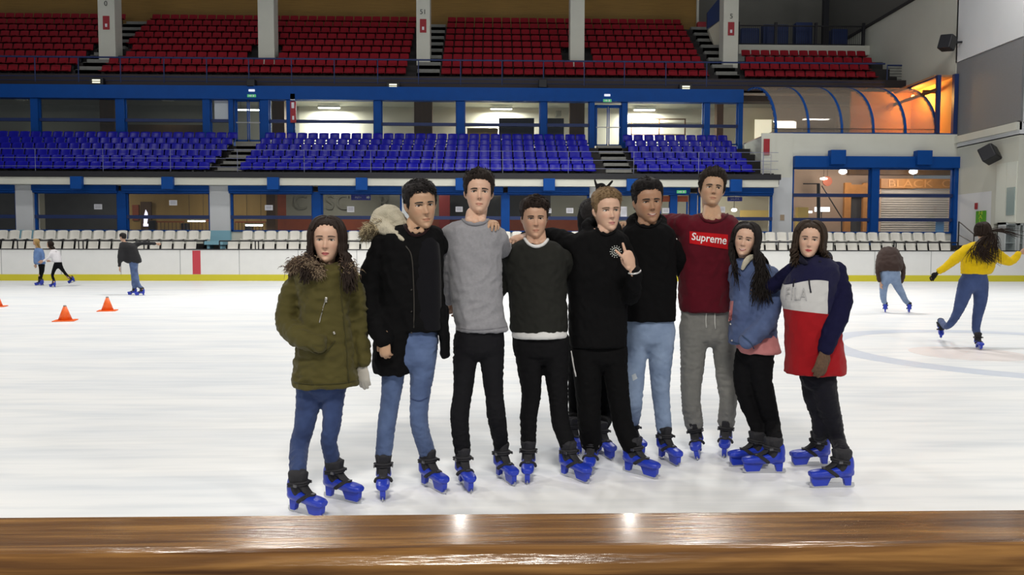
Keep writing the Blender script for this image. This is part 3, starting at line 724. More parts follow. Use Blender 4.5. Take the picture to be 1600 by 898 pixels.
# ================================================================== RIGHT WALL
MW2 = mat('right_wall_plaster', (.60, .60, .52), .85, nscale=.5, namt=.10)
zD = 14.63
o = boxes('wall_right', [MW2], [(XWALL, XWALL + .4, 37.2, 52.3, 6.9, zD)]); tag(o, kind='structure')
o = boxes('wall_right_upper', mat('dark_upper_plaster', (.13, .125, .11), .9), [(XWALL + .1, XWALL + .5, 37.2, 52.3, zD, 19)]); tag(o, kind='structure')
o = boxes('trim_cornice', M_dark, [(XWALL - .12, XWALL + .1, 40.2, 52.3, zD - .05, zD + .09)]); tag(o, kind='structure')
MW3 = mat('near_wall_paint', (.74, .75, .76), .8, nscale=.6, namt=.05)
YC = 37.2
zpan1, zpan0 = 10.40, 6.75
o = boxes('wall_right_near', [MW3], [(XWALL - .02, XWALL + .4, 32.5, YC, zpan1, 19), (XWALL, XWALL + .4, 32.5, YC, zpan0 - .5, zpan0 + .05), (XWALL + .15, XWALL + .4, 32.5, YC, zpan0, zpan1)]); tag(o, kind='structure')
o = boxes('grey_net_panel', M_meshpanel, [(XWALL + .02, XWALL + .1, 32.5, YC - .05, zpan0 + .1, zpan1 - .02)]); tag(o, 'large grey net panel on the right-hand wall above the ice', 'wall panel')
o = boxes('trim_ledge', M_white, [(XWALL - .15, XWALL + .1, 32.5, YC, zpan0 - .28, zpan0 + .05)]); tag(o, kind='structure')
o = boxes('trim_pipe', M_white2, [(XWALL - .02, XWALL + .02, YC - .1, YC, zpan1, 19)]); tag(o, kind='structure')
# lower right wall with doorway zone
zc_ = PZ(302, 37)
b = MB(); b.box(XWALL, XWALL + .4, 32.5, YC, zc_, zpan0 - .45, 0); b.box(XWALL, XWALL + .4, 34.2, YC, 0, zc_, 1); b.box(XWALL, XWALL + .4, 32.5, 34.2, 2.5, zc_, 0); b.box(XWALL + .8, XWALL + 1.2, 32.3, 34.2, 0, 2.5, 0); b.box(XWALL, XWALL + 1.2, 34.0, 34.2, 0, 2.5, 0)
o = b.build('wall_right_lower', [MW2, MW3]); tag(o, kind='structure')
# white doors on the right wall (tall panels)
b = empty('door_4', (XWALL - .03, 33.2, 2.55)); tag(b, 'tall white double door on the right wall above the glass case', kind='structure')
boxes('door_leaf', mat('door_white', (.68, .70, .62), .6), [(0, .06, -.66, -.01, 0, 2.6)], b); boxes('door_leaf', mat('door_white', (.68, .70, .62), .6), [(0, .06, .01, .66, 0, 2.6)], b)
boxes('grey_window', mat('grey_green_glass', (.25, .33, .32), .3), [(-.03, .0, -.6, -.1, .3, 1.5)], b)

# ================================================================== RIGHT FACADE with curved canopy
YF = 36.9
xw0, xw1 = PX(1205, YF), XWALL
zt = PZ(205.5, YF); zh1 = PZ(242, YF); zh0 = PZ(260, YF); zs = PZ(362, YF)
o = boxes('wall_facade_right', M_white, [(xw0 - .0, xw1, YF, YF + .3, zh1, zt), (xw0, xw1, YF, YF + .3, 1.4, zs), (xw0, xw0 + .3, YF, 41.3, zh1, zt)]); tag(o, kind='structure')
pc = empty('pillar', (PX(1220, YF), YF, 1.4)); tag(pc, 'white pillar right of the lower windows, behind the two girls', 'pillar'); hw = (PX(1236, YF) - xw0) / 2
boxes('upper_shaft', M_white, [(-hw, hw, -.05, .4, zc_ - .6, zt - 1.4)], pc); boxes('lower_shaft', M_white2, [(-hw, hw, -.05, .4, 0, zc_ - .6)], pc)
boxes('small_switch_plate', mat('tan_plate', (.40, .30, .2), .6), [(-.08, .12, -.07, -.05, PZ(343, YF) - 1.4, PZ(334, YF) - 1.4)], pc)
o = boxes('red_sign', M_sign_red, [(PX(1190, YF - .1), PX(1199, YF - .1), YF - .15, YF - .1, PZ(240, YF), PZ(215, YF))]); tag(o, 'tall red sign beside the right end of the blue seats', 'sign')
o = boxes('side_wall_stand', M_white, [(PX(1186, YF), xw0 + .05, YF - .1, YF + .0, zfas0, zt), (xw0 - .12, xw0, YF, 41.2, zfas0, zt)]); tag(o, 'white end wall at the right of the blue seats', 'wall')
er = empty('end_railing', (PX(1188, YF - .3), YF - .4, 4.7)); tag(er, 'small white barred railing at the right end of the blue seats', 'railing')
b = MB()
for i in range(7): b.bar((0, 0, .15 + i * .17), (.4, 0, .15 + i * .17), .015, 5)
b.bar((0, 0, 0), (0, 0, 1.2), .02, 6); b.bar((.4, 0, 0), (.4, 0, 1.2), .02, 6); b.build('bars', mat('pale_steel', (.5, .5, .5), .4), er)
hd = boxes('blue_header_beam', M_blue, [(PX(1236, YF), XWALL, YF - .3, YF, zh0, zh1)], bevel=.01); tag(hd, 'big blue header beam of the right-hand facade window', 'beam', 'blue beams over the lower windows')
for px, nm in ((1300, 'left'), (1432.5, 'right')):
    o = boxes('bracket_box', M_blue, [(PX(px - 11.5, YF), PX(px + 11.5, YF), YF - .5, YF - .1, PZ(256, YF), PZ(233, YF))], bevel=.02); tag(o, 'blue box on the right-hand facade beam, %s of two' % nm, 'bracket', 'blue boxes on the white band')
for px, w_, nm in ((1362.5, 12, 'middle post'), (1489, 8, 'right edge post')):
    hw = w_ / 2 * YF / FOC; x = PX(px, YF); o = boxes('window_post', M_blue, [(x - hw, x + hw, YF - .2, YF + .2, 1.4, zh0)]); tag(o, 'blue steel ' + nm + ' of the facade window', 'post', 'posts of the facade window')
window(1236, 1357, 260, 362, YF, rails=(303, 341.5), jamb=.06); window(1368, 1485, 260, 362, YF, rails=(303, 341.5), jamb=.05)
# shop interior
YS = 42.5
b = MB()
M_pink = mat('pinkish_plaster', (.60, .44, .34), .7); M_shut = mat('pale_roller_shutter', (.62, .58, .54), .5)
b.box(PX(1215, YS), XWALL + 1, YS, YS + .2, 1.4, 6.5, 0); o = b.build('wall_shop', M_pink); tag(o, kind='structure')
o = boxes('ceiling_shop', mat('shop_ceiling', (.55, .42, .36), .7), [(xw0, XWALL, YF + .3, YS + .1, PZ(255, YS) + .9, PZ(255, YS) + 1.0)]); tag(o, kind='structure')
zce = PZ(255, YS) + .9
o = boxes('floor_shop', mat('terrazzo', (.25, .22, .18), .4), [(xw0, XWALL, YF + .3, YS + .1, 1.2, 1.4)]); tag(o, kind='structure')
sh = empty('roller_shutter', (PX(1427, YS - 1), YS - 1, 1.4)); tag(sh, 'closed pale roller shutter under the orange shop sign', 'shutter')
hw = (PX(1480, YS - 1) - PX(1374, YS - 1)) / 2; Hs = PZ(293, YS - 1) - 1.4
b = MB(); n = 26
for i in range(n): b.prism([(0, Hs * i / n), (-.05, Hs * (i + .5) / n), (0, Hs * (i + 1) / n), (.06, Hs * (i + 1) / n), (.06, Hs * i / n)], -hw, hw, 'x')
b.build('curtain', M_shut, sh); boxes('side_guide', M_pink, [(-hw - .1, -hw, -.08, .1, 0, Hs), (hw, hw + .1, -.08, .1, 0, Hs)], sh)
sg = empty('shop_sign', (PX(1428, YS - 1.2), YS - 1.2, PZ(285, YS - 1.2))); tag(sg, 'orange wooden shop sign with capital letters over the roller shutter', 'shop sign')
hw = (PX(1480, YS - 1.2) - PX(1372, YS - 1.2)) / 2
boxes('board', mat('orange_wood', (.50, .22, .06), .5, nscale=4, namt=.3), [(-hw, hw, 0, .2, -.22, .30)], sg)
boxes('dark_cornice', M_brown, [(-hw - 1.8, hw, -.1, .25, .5, .85)], sg)
M_letter = mat('orange_letters', (.75, .36, .12), .5)
text_mesh('BLACK  C', 'lettering', M_letter, (0.2, -.03, .02), .58, sg, xs=1.4)
M_orw = mat('orange_wood', (.5, .22, .06), .5)
for a, c, nm in ((1318, 1328, 'left of the dark glass door'), (1347, 1356, 'right of the dark glass door')):
    panel('wooden_door_frame', a, c, 283, 363, YS - 1.3, M_orw, 'orange-brown wooden frame post inside the shop, ' + nm, 'post', .2)
panel('wooden_lintel', 1318, 1358, 286, 303, YS - 1.4, M_orw, 'orange-brown lintel panel over the dark shop door', 'panel', .12)
o = panel('dark_door', 1328, 1347, 303, 363, YS - 1.1, M_charcoal, 'dark glass shop door between wooden posts', 'door', .08)
panel('blue_poster', 1461, 1474, 343, 362, YF + .15, mat('light_blue_poster', (.18, .42, .75), .5), 'light blue poster at the lower right of the facade window', 'poster', .02)
panel('yellow_lit_recess', 1246, 1262, 322, 362, YS - 2.5, mat('yellow_lit_tint', (.75, .55, .18), .6), 'yellow lit wall recess at the left of the shop interior', 'recess', .4)  # yellow light painted into the recess colour
o = empty('round_wall_sign', at(1293, 283, 41)); tag(o, 'round dark red sign hanging inside the shop window', 'sign')
bm = MB(); bm.bar((0, 0, 0), (0, .06, 0), .26, 24); bm.build('disc', M_rust, o); bm = MB(); bm.bar((0, .03, .2), (0, .03, zce - o.location.z), .01, 5); bm.build('hanger', M_black, o)
b = MB(); p0, p1, p2 = at(1279, 287, 40), at(1279, 325, 40), at(1314, 345, 40)
b.bar(at(1279, 287, 40), at(1279, 362, 40), .09, 6); b.bar(at(1255, 287, 40), at(1281, 287, 40), .03, 6); b.bar(at(1284, 290, 40), at(1315, 340, 40), .03, 6); b.bar(at(1315, 340, 40), (PX(1315, 40), 40, 1.4), .03, 6)
o = b.build('steel_stair_structure', M_black); tag(o, 'dark steel frame with diagonal rail inside the shop window', 'steel frame')
for px, py, Y, e, nm in ((1317, 268, 40.0, 110, 'left'), (1427, 268, 40.0, 110, 'right')):
    p = at(px, py, Y); o = empty('shop_lamp', (p.x, Y, p.z)); tag(o, 'bright round shop ceiling lamp, %s of the two' % nm, 'lamp', 'bright round lamps in the shop')
    link('bulb', blob(.19, 1.1, 1, .7), o, M_lampglow); b = MB(); b.bar((0, 0, .1), (0, 0, zce - p.z), .02, 6); b.build('stem', M_black, o)
    d = bpy.data.lights.new('shop_light', 'POINT'); d.energy = e; d.color = (1, .82, .68); d.shadow_soft_size = .25
    lo = bpy.data.objects.new('shop_light', d); COL.objects.link(lo); lo.parent = o; lo.location = (0, -.3, -.25)
p = at(1287, 279, 41.0); o = empty('small_lamp', p); tag(o, 'small bright lamp beside the round red shop sign', 'lamp'); link('bulb', blob(.13, 1.6, 1, .5), o, M_lampglow)
b = MB(); b.bar((0, 0, .05), (0, 0, zce - p.z), .01, 6); b.build('stem', M_black, o)
for px, py, L__, nm in ((1260, 331, .32, 'left'), (1285, 327, .4, 'right')):
    p = at(px, py, 40.5); o = boxes('lit_display', mat('display_glow', (.9, .9, .95), .5, emit=(.95, .95, 1), estr=1.5), [(p.x - L__, p.x + L__, 40.5, 40.56, p.z - (.06 if nm == 'left' else .12), p.z + (.06 if nm == 'left' else .12))])
    tag(o, 'small glowing white display in the shop window, %s of two' % nm, 'display')
    b = MB(); b.bar((p.x, 40.6, 1.4), (p.x, 40.6, p.z), .02, 6); b.build('stand', M_black, o)
# ---- curved canopy
YT = 41.2; zv1 = PZ(136, YT)
def arc(t): # t 0 bottom front -> 1 top back
    a = t * PI / 2
    return (YF + .15 + (YT - YF - .15) * (1 - math.cos(a)) ** .9, zt + (zv1 - zt) * math.sin(a) ** .85)
cn_ = empty('glazed_canopy', (xw0, YF, zt)); tag(cn_, 'curved translucent canopy with blue ribs above the right facade', 'canopy')
ribx = [PX(p, YF + .15) for p in (1209.5, 1260, 1311.5, 1360.5, 1410, 1458)]
N_ = 14
for x in ribx:
    b = MB(); pts = [arc(i / N_) for i in range(N_ + 1)]
    poly_o = [(y - YF, z - zt) for y, z in pts]
    for i in range(N_):
        (y0, z0), (y1, z1) = poly_o[i], poly_o[i + 1]
        b.prism([(y0, z0), (y1, z1), (y1 + .1, z1 - .1), (y0 + .12, z0)], x - xw0 - .055, x - xw0 + .055, 'x')
    b.build('rib', M_blue, cn_)
for i in range(5):
    b = MB(); x0_, x1_ = ribx[i] - xw0 + .05, ribx[i + 1] - xw0 - .05
    pts = [arc(j / N_) for j in range(N_ + 1)]
    vs = [(xx, y - YF + .03 + off, z - zt) for off in (0, .012) for (y, z) in pts for xx in (x0_, x1_)]
    n2 = 2 * (N_ + 1); fs = []
    for j in range(N_):
        k = 2 * j; fs += [(k, k + 1, k + 3, k + 2), (n2 + k, n2 + k + 2, n2 + k + 3, n2 + k + 1)]
    b.add(vs, fs); b.smooth = True; b.build('canopy_sheet', M_poly, cn_)
boxes('bottom_rail', M_blue, [(0, XWALL - xw0, .05, .2, -.02, .05)], cn_)
b = MB(); b.bar((0, .15, .25), (ribx[5] - xw0, .15, .25), .015, 5); b.build('cross_wire', M_black, cn_)
# gable end post
x_ = PX(1155, YU)
o = boxes('wall_canopy_back', M_cream, [(xw0, XWALL, 45.5, 45.7, zt - .1, PZ(143, YU))]); tag(o, kind='structure')
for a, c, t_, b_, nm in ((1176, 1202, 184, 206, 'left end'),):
    o = panel('lit_window_panel', a, c, t_, b_, 44.5, mat('lit_panel_glow', (.8, .78, .6), .5, emit=(1, .95, .7), estr=.5), 'pale lit wall panel behind the canopy left end', 'wall panel', .05)  # wall panel given its own glow so it reads as lit
panel('dim_panel', 1250, 1300, 165, 208, 44.9, M_grey, 'greyish board behind the canopy, left of the pale board', 'board', .1)
panel('pale_panel', 1304, 1352, 163, 208, 44.9, mat('light_panel', (.55, .53, .43), .7), 'pale board with a small red mark behind the canopy', 'board', .1)
panel('red_mark', 1334, 1344, 168, 175, 44.85, M_sign_red, 'small red mark board seen through the canopy', 'sign', .05)
panel('dark_soffit', 1156, 1410, 146, 164, 45.2, mat('soffit_brown', (.20, .16, .13), .8), 'brownish band along the top behind the canopy', 'soffit', .2)
tube(1225, 190, 40.6, 1.1, 40, 'bright tube lamp inside the canopy', colr=(1, 1, 1))
lampw = boxes('lamp_shade', M_lampglow, [(PX(1211, 40.8), PX(1240, 40.8), 40.8, 40.85, PZ(197, 40.8), PZ(187, 40.8))]); tag(lampw, 'wide glowing white light diffuser inside the canopy', 'lamp')
# ---- orange lit glazed box at the right end
M_or = mat('orange_lit_wall', (.80, .42, .12), .7)
ob = empty('glazed_kiosk', (PX(1459, YF + .1), YF + .1, zt)); tag(ob, 'blue framed glazed kiosk with glowing orange interior at the right wall', 'kiosk')
X0 = ob.location.x; zk = PZ(111, YF) - zt; wk = XWALL - X0
boxes('corner_post', M_dblue, [(-.09, .09, -.05, .1, 0, zk)], ob); boxes('wall_post', M_dblue, [(wk - .22, wk - .02, -.1, .1, 0, zk + .05)], ob)
boxes('top_beam', M_dblue, [(-.08, .08, 0, 4.3, zk - .1, zk), (-.0, wk, 0, .1, -.02, .04)], ob)
boxes('inner_beam', M_brown, [(.1, wk - .1, 1.5, 1.6, zk - .55, zk - .4), (-.1, -.02, 0, 4.2, zk - .75, zk - .6)], ob)
boxes('pane', M_glass, [(.1, wk - .25, 0, .01, .04, zk - .3)], ob)
o = boxes('wall_kiosk', M_or, [(X0 - 2.4, XWALL - .02, 41.0, 41.15, zt - .05, zt + zk), (XWALL - .06, XWALL - .01, YF + .3, 41.1, zt, zt + zk)]); tag(o, kind='structure')
o = boxes('ceiling_kiosk', mat('orange_brown_ceiling', (.40, .20, .10), .8), [(X0 - .1, XWALL, YF + .3, 41.1, zt + zk - .04, zt + zk + .06)]); tag(o, kind='structure')
o = boxes('floor_canopy', M_white, [(xw0, XWALL, YF + .3, 45.6, zt - .35, zt - .02)]); tag(o, kind='structure')
o = empty('kiosk_lamp', (XWALL - .55, 39.2, zt + zk - .5)); tag(o, 'orange lamp inside the glowing kiosk', 'lamp'); o.location = (XWALL - .75, 39.6, zt + zk - .5)
link('bulb', blob(.08), o, mat('orange_bulb', (1, .7, .3), .5, emit=(1, .65, .2), estr=20)); b = MB(); b.bar((0, 0, .05), (0, 0, .46), .012, 5); b.build('stem', M_black, o)
d = bpy.data.lights.new('kiosk_light', 'POINT'); d.energy = 330; d.color = (1, .52, .13); d.shadow_soft_size = .15
lo = bpy.data.objects.new('kiosk_light', d); COL.objects.link(lo); lo.parent = o; lo.location = (-.1, 0, -.12)
# ---- loudspeakers on the right wall
def speaker(px, py, w_, h_, label, tilt):
    Y = 33.75 if py > 150 else 36.75
    p = at(px, py, Y); o = empty('loudspeaker', p, R(35)); tag(o, label, 'loudspeaker')
    c = boxes('cabinet', M_black, [(-w_, w_, -.3, .3, -h_, h_)], o, .05); c.rotation_euler = (R(tilt), R(12), 0)
    g = boxes('grille', mat('speaker_grille', (.03, .03, .03), .8, bump=.8, bscale=200), [(-w_ * .85, w_ * .85, -.32, -.3, -h_ * .88, h_ * .88)], o); g.rotation_euler = (R(tilt), R(12), 0)
    b = MB(); dxw = XWALL - p.x + .02; b.bar((0, 0, 0), (dxw * math.cos(R(35)), -dxw * math.sin(R(35)), .05), .05, 8); b.build('wall_bracket', M_black, o)
speaker(1480, 67, .27, .34, 'black loudspeaker high on the right wall above the glowing kiosk', 8)
speaker(1546, 241, .34, .33, 'black loudspeaker on the right wall under the ledge', -28)
# ---- right corner: signs, steps rail, glass cases
o = boxes('green_banner', mat('green_banner_cloth', (.10, .38, .02), .7), [(XWALL - .05, XWALL - .02, 34.5, 35.2, PZ(354, 35), PZ(327, 35))]); tag(o, 'narrow green vertical banner with yellow letters on the right wall', 'banner')
M_yl = mat('banner_yellow', (.6, .75, .05), .6)
for i, ch in enumerate('HALL'):
    t_ = text_mesh(ch, 'banner_letter', M_yl, (XWALL - .055, 34.85, PZ(330.5 + 6.6 * i, 35)), .26, o, rot=(R(90), 0, R(-90)), xs=1.6)
o = boxes('small_red_sign', M_sign_red, [(XWALL - .03, XWALL - .01, 35.15, 35.35, PZ(324, 35.2), PZ(314, 35.2))]); tag(o, 'tiny red sign on the right wall left of the green banner', 'sign')
hr = empty('stair_handrail', (PX(1497, 35.6), 35.6, 1.3)); tag(hr, 'black sloping stair handrail at the right end of the white seats', 'railing')
b = MB(); q0 = at(1497, 346, 35.6); q1 = at(1522, 366, 33.8)
b.bar((0, 0, 0), (0, 0, q0.z - 1.3), .03, 6); b.bar((0, 0, q0.z - 1.3), Vector(q1) - hr.location, .025, 6); b.bar((0, 0, (q0.z - 1.3) * .55), Vector(q1) - hr.location - Vector((0, 0, .4)), .02, 6)
b.bar(Vector(q1) - hr.location, Vector((q1.x, q1.y, .8)) - hr.location, .025, 6); b.build('rail', M_black, hr)
M_case = mat('pale_cabinet', (.55, .58, .58), .4)
for a, c, t_, Y, nm in ((1563, 1582, 345, 33.3, 'left'), (1585, 1612, 346, 33.2, 'right')):
    x0_, x1_ = PX(a, Y), min(PX(c, Y), XWALL + .7); z1_ = PZ(t_, Y)
    o = empty('glass_cabinet', ((x0_ + x1_) / 2, Y, .88)); tag(o, 'pale glazed cabinet behind the barrier at the right edge, %s one' % nm, 'cabinet')
    w_ = (x1_ - x0_) / 2; h_ = z1_ - .88
    boxes('frame', M_case, [(-w_, -w_ + .06, -.25, .25, 0, h_), (w_ - .06, w_, -.25, .25, 0, h_), (-w_, w_, -.25, .25, h_ - .1, h_), (-w_, w_, -.25, .25, 0, .3), (-w_, w_, .2, .25, 0, h_)], o)
    boxes('shelf', M_case, [(-w_ + .06, w_ - .06, -.2, .2, h_ * .45, h_ * .45 + .03), (-w_ + .06, w_ - .06, -.2, .2, h_ * .7, h_ * .7 + .03)], o)
    boxes('pane', M_glass, [(-w_ + .06, w_ - .06, -.23, -.22, .3, h_ - .1)], o)
p = at(1573, 341, 33.3); o = boxes('small_box', M_grey, [(p.x - .1, p.x + .1, 33.2, 33.4, PZ(345, 33.3), PZ(339, 33.3))]); tag(o, 'small grey box on top of the left glazed cabinet', 'box')

# ================================================================== NEAR WOODEN RAIL
ZR_ = 1.10
pL, pR = at(0, 807, z=ZR_), at(1600, 795, z=ZR_)
ang = math.atan2(pR.y - pL.y, pR.x - pL.x)
def wood_material():
    m = bpy.data.materials.new('varnished_wood'); m.use_nodes = True; nt = m.node_tree; b = nt.nodes['Principled BSDF']; N = nt.nodes.new; L = nt.links.new
    tc = N('ShaderNodeTexCoord'); mp = N('ShaderNodeMapping'); mp.inputs['Scale'].default_value = (1.2, 22, 22); L(tc.outputs['Object'], mp.inputs[0])
    n = N('ShaderNodeTexNoise'); n.inputs['Scale'].default_value = 3.2; n.inputs['Detail'].default_value = 9; n.inputs['Distortion'].default_value = .6; L(mp.outputs[0], n.inputs['Vector'])
    r = N('ShaderNodeValToRGB'); e = r.color_ramp.elements; e[0].position = .3; e[0].color = (.060, .024, .006, 1); e[1].position = .7; e[1].color = (.27, .135, .036, 1)
    k = e.new(.5); k.color = (.145, .066, .016, 1); L(n.outputs['Fac'], r.inputs[0]); L(r.outputs[0], b.inputs['Base Color'])
    mp2 = N('ShaderNodeMapping'); mp2.inputs['Scale'].default_value = (6, 60, 60); L(tc.outputs['Object'], mp2.inputs[0])
    n2 = N('ShaderNodeTexNoise'); n2.inputs['Scale'].default_value = 4; n2.inputs['Detail'].default_value = 6; L(mp2.outputs[0], n2.inputs['Vector'])
    bp = N('ShaderNodeBump'); bp.inputs['Strength'].default_value = .25; bp.inputs['Distance'].default_value = .002; L(n2.outputs['Fac'], bp.inputs['Height']); L(bp.outputs[0], b.inputs['Normal'])
    b.inputs['Roughness'].default_value = .17; b.inputs['Coat Weight'].default_value = .5; b.inputs['Coat Roughness'].default_value = .12; b.inputs['Specular IOR Level'].default_value = .6
    return m
rw = empty('wooden_rail', ((pL.x + pR.x) / 2, (pL.y + pR.y) / 2, 0), ang); tag(rw, 'glossy varnished brown wooden rail along the near edge of the rink', 'rail')
b = MB(); D_ = .125
prof = [(0, ZR_ - .05), (0, ZR_ - .004), (-.004, ZR_)]
rr = .028
for i in range(9):
    t = PI / 2 * i / 8; prof.append((-D_ + rr - rr * math.sin(t) - 0, ZR_ - rr + rr * math.cos(t)))
prof += [(-D_, ZR_ - .10), (-D_ + .02, ZR_ - .11), (-D_ + .02, ZR_ - .05)]
b.prism(prof, -1.6, 1.6, 'x'); b.build('rail_board', wood_material(), rw)
boxes('base_wall', M_board, [(-1.6, 1.6, -D_ + .03, -.02, 0, ZR_ - .06)], rw)
# ================================================================== PEOPLE: helpers
from mathutils.bvhtree import BVHTree
EXTR = np.array([CAM_H])
def hash_rng(s): return np.random.RandomState(abs(hash_str(s)) % (2 ** 31))
def hash_str(s):
    h = 7
    for ch in s: h = (h * 131 + ord(ch)) % 1000000007
    return h
def catmull(P, n=6):
    P = np.array(P, float)
    if len(P) < 3: 
        t = np.linspace(0, 1, n + 1)[:, None]; return P[0] * (1 - t) + P[-1] * t
    Q = np.vstack([2 * P[0] - P[1], P, 2 * P[-1] - P[-2]]); out = []
    for i in range(1, len(Q) - 2):
        for k in range(n):
            t = k / n
            out.append(.5 * ((2 * Q[i]) + (-Q[i - 1] + Q[i + 1]) * t + (2 * Q[i - 1] - 5 * Q[i] + 4 * Q[i + 1] - Q[i + 2]) * t * t + (-Q[i - 1] + 3 * Q[i] - 3 * Q[i + 1] + Q[i + 2]) * t ** 3))
    out.append(Q[-2]); return np.array(out)
def rings(V, R_, mi=0):
    """R_: list of rings (n x 3 arrays), closed with fans"""
    n = len(R_[0]); vs = np.vstack(R_); m = len(R_)
    fs = [(k * n + i, k * n + (i + 1) % n, (k + 1) * n + (i + 1) % n, (k + 1) * n + i) for k in range(m - 1) for i in range(n)]
    fs += [tuple(range(n - 1, -1, -1)), tuple(range((m - 1) * n, m * n))]
    V.add(vs.tolist(), fs, mi)
def limb(V, pts, rad, n=14, flat=1.0, ref=(0, -1, 0), cap=True, sub=5, mi=0):
    """tapered tube: pts (k,3), rad k ; flat scales the radius along ref"""
    A = catmull(np.hstack([np.array(pts, float), np.array(rad, float)[:, None]]), sub)
    P, r = A[:, :3], np.maximum(A[:, 3], .0005)
    T = np.gradient(P, axis=0); T /= np.linalg.norm(T, axis=1)[:, None] + 1e-9
    ref = np.array(ref, float); out = []
    if cap:
        for ang in (80, 50, 22):
            a = math.radians(ang); out.append((P[0] - T[0] * r[0] * math.sin(a) * .8, T[0], r[0] * math.cos(a)))
    for k in range(len(P)): out.append((P[k], T[k], r[k]))
    if cap:
        for ang in (22, 50, 80):
            a = math.radians(ang); out.append((P[-1] + T[-1] * r[-1] * math.sin(a) * .8, T[-1], r[-1] * math.cos(a)))
    t = np.arange(n) * 2 * PI / n; R_ = []; pu = None
    for p, d, q in out:
        w = ref - d * np.dot(ref, d)
        if np.linalg.norm(w) < .25:
            w = pu - d * np.dot(pu, d) if pu is not None else np.cross(d, (1, 0, 0))
        w /= np.linalg.norm(w) + 1e-9; pu = w; u = np.cross(d, w)
        R_.append(p + np.outer(np.cos(t), u) * q + np.outer(np.sin(t), w) * q * flat)
    rings(V, R_, mi)
def stack(V, secs, n=28, p=2.3, sub=4):
    """horizontal rings: (x, y, z, half width, half depth, yaw)"""
    A = catmull(np.array(secs, float), sub); t = np.arange(n) * 2 * PI / n
    R_ = []
    c, s = np.cos(t), np.sin(t); ex = 2 / p
    cx_ = np.sign(c) * np.abs(c) ** ex; sy_ = np.sign(s) * np.abs(s) ** ex
    for x, y, z, hw, hd, yw in A:
        hw = max(hw, .004); hd = max(hd, .004)
        lx, ly = cx_ * hw, sy_ * hd; cw, sw = math.cos(yw), math.sin(yw)
        R_.append(np.stack([x + lx * cw - ly * sw, y + lx * sw + ly * cw, np.full(n, z)], 1))
    def shrink(r, f, dz): 
        m = r.mean(0); q = m + (r - m) * f; q[:, 2] += dz; return q
    up = 1 if A[-1][2] > A[0][2] else -1
    R_ = [shrink(R_[0], .6, -.006 * up), shrink(R_[0], .93, -.004 * up)] + R_ + [shrink(R_[-1], .93, .004 * up), shrink(R_[-1], .6, .006 * up)]
    rings(V, R_)
def voxmesh(V, name, vox, smooth=3, fac=.5):
    me = V.mesh(name + '_src')
    o = bpy.data.objects.new('tmp', me); COL.objects.link(o)
    md = o.modifiers.new('r', 'REMESH'); md.mode = 'VOXEL'; md.voxel_size = vox; md.use_smooth_shade = True
    if smooth:
        sm = o.modifiers.new('s', 'SMOOTH'); sm.factor = fac; sm.iterations = smooth
    dg = bpy.context.evaluated_depsgraph_get(); out = bpy.data.meshes.new_from_object(o.evaluated_get(dg)); out.name = name
    bpy.data.objects.remove(o); bpy.data.meshes.remove(me)
    out.polygons.foreach_set('use_smooth', [True] * len(out.polygons))
    return out
def getco(me):
    co = np.empty(len(me.vertices) * 3); me.vertices.foreach_get('co', co); return co.reshape(-1, 3)
def getno(me):
    no = np.empty(len(me.vertices) * 3, dtype=np.float32); me.vertices.foreach_get('normal', no); return no.reshape(-1, 3).astype(float)
def setco(me, co): me.vertices.foreach_set('co', co.ravel()); me.update()
def wnoise(P, f, seed, k=9, stretch=(1, 1, 1)):
    r = np.random.RandomState(seed); P = P * np.array(stretch); out = np.zeros(len(P))
    for i in range(k):
        d = r.normal(size=3); d /= np.linalg.norm(d); d2 = r.normal(size=3); fr = f * r.uniform(.6, 1.7)
        out += np.sin(P @ d * fr + r.uniform(0, 6.28) + 1.6 * np.sin(P @ d2 * fr * .5 + r.uniform(0, 6.28)))
    return out / math.sqrt(k)
def wrinkle(me, amp, f, seed, stretch=(1, 1, 1)):
    f = f * 1.9; amp = amp * 1.15
    co = getco(me); no = getno(me)
    w = wnoise(co, f, seed, stretch=stretch); w = -np.abs(w) ** .8 + .6      # folds: rounded ridges, narrow valleys
    w2 = wnoise(co, f * 2.3, seed + 5)
    w3 = wnoise(co, f * .4, seed + 9)
    co += no * (w * amp * (.65 + .35 * w3) + w2 * amp * .28)[:, None]; setco(me, co)
def paint(me, fn):
    a = me.color_attributes.new('Col', 'FLOAT_COLOR', 'POINT')
    c = fn(getco(me)); c = np.hstack([c, np.ones((len(c), 1))]); a.data.foreach_set('color', c.ravel().astype(np.float32))
def colmat(name, rough=.6, sheen=0, bump=.1, bscale=400, spec=.4, sss=0):
    if name in MATS: return MATS[name]
    m = mat(name, (.5, .5, .5), rough, spec=spec, bump=bump, bscale=bscale, sheen=sheen); nt = m.node_tree
    at_ = nt.nodes.new('ShaderNodeVertexColor'); at_.layer_name = 'Col'
    b = nt.nodes['Principled BSDF']; nt.links.new(at_.outputs[0], b.inputs['Base Color'])
    if sss:
        b.inputs['Subsurface Weight'].default_value = sss; b.inputs['Subsurface Radius'].default_value = (.012, .005, .003); b.inputs['Subsurface Scale'].default_value = 1
    return m
def fabric(name, col, rough=.85, bump=.35, bscale=350, sheen=.08, namt=.12, nscale=30, stretch=None):
    return mat('cloth_' + name, col, rough, spec=.12, nscale=nscale, namt=namt, bump=bump, bscale=bscale, sheen=sheen, stretch=stretch)
def denim(name, col, worn):
    k = 'denim_' + name
    if k in MATS: return MATS[k]
    m = mat(k, col, .85, spec=.15, nscale=7, namt=.0, bump=.3, bscale=500, sheen=.1)
    nt = m.node_tree; mx = [n for n in nt.nodes if n.bl_idname == 'ShaderNodeMix'][0]
    mx.inputs[6].default_value = (*[c * .65 for c in col], 1); mx.inputs[7].default_value = (*worn, 1)
    return m
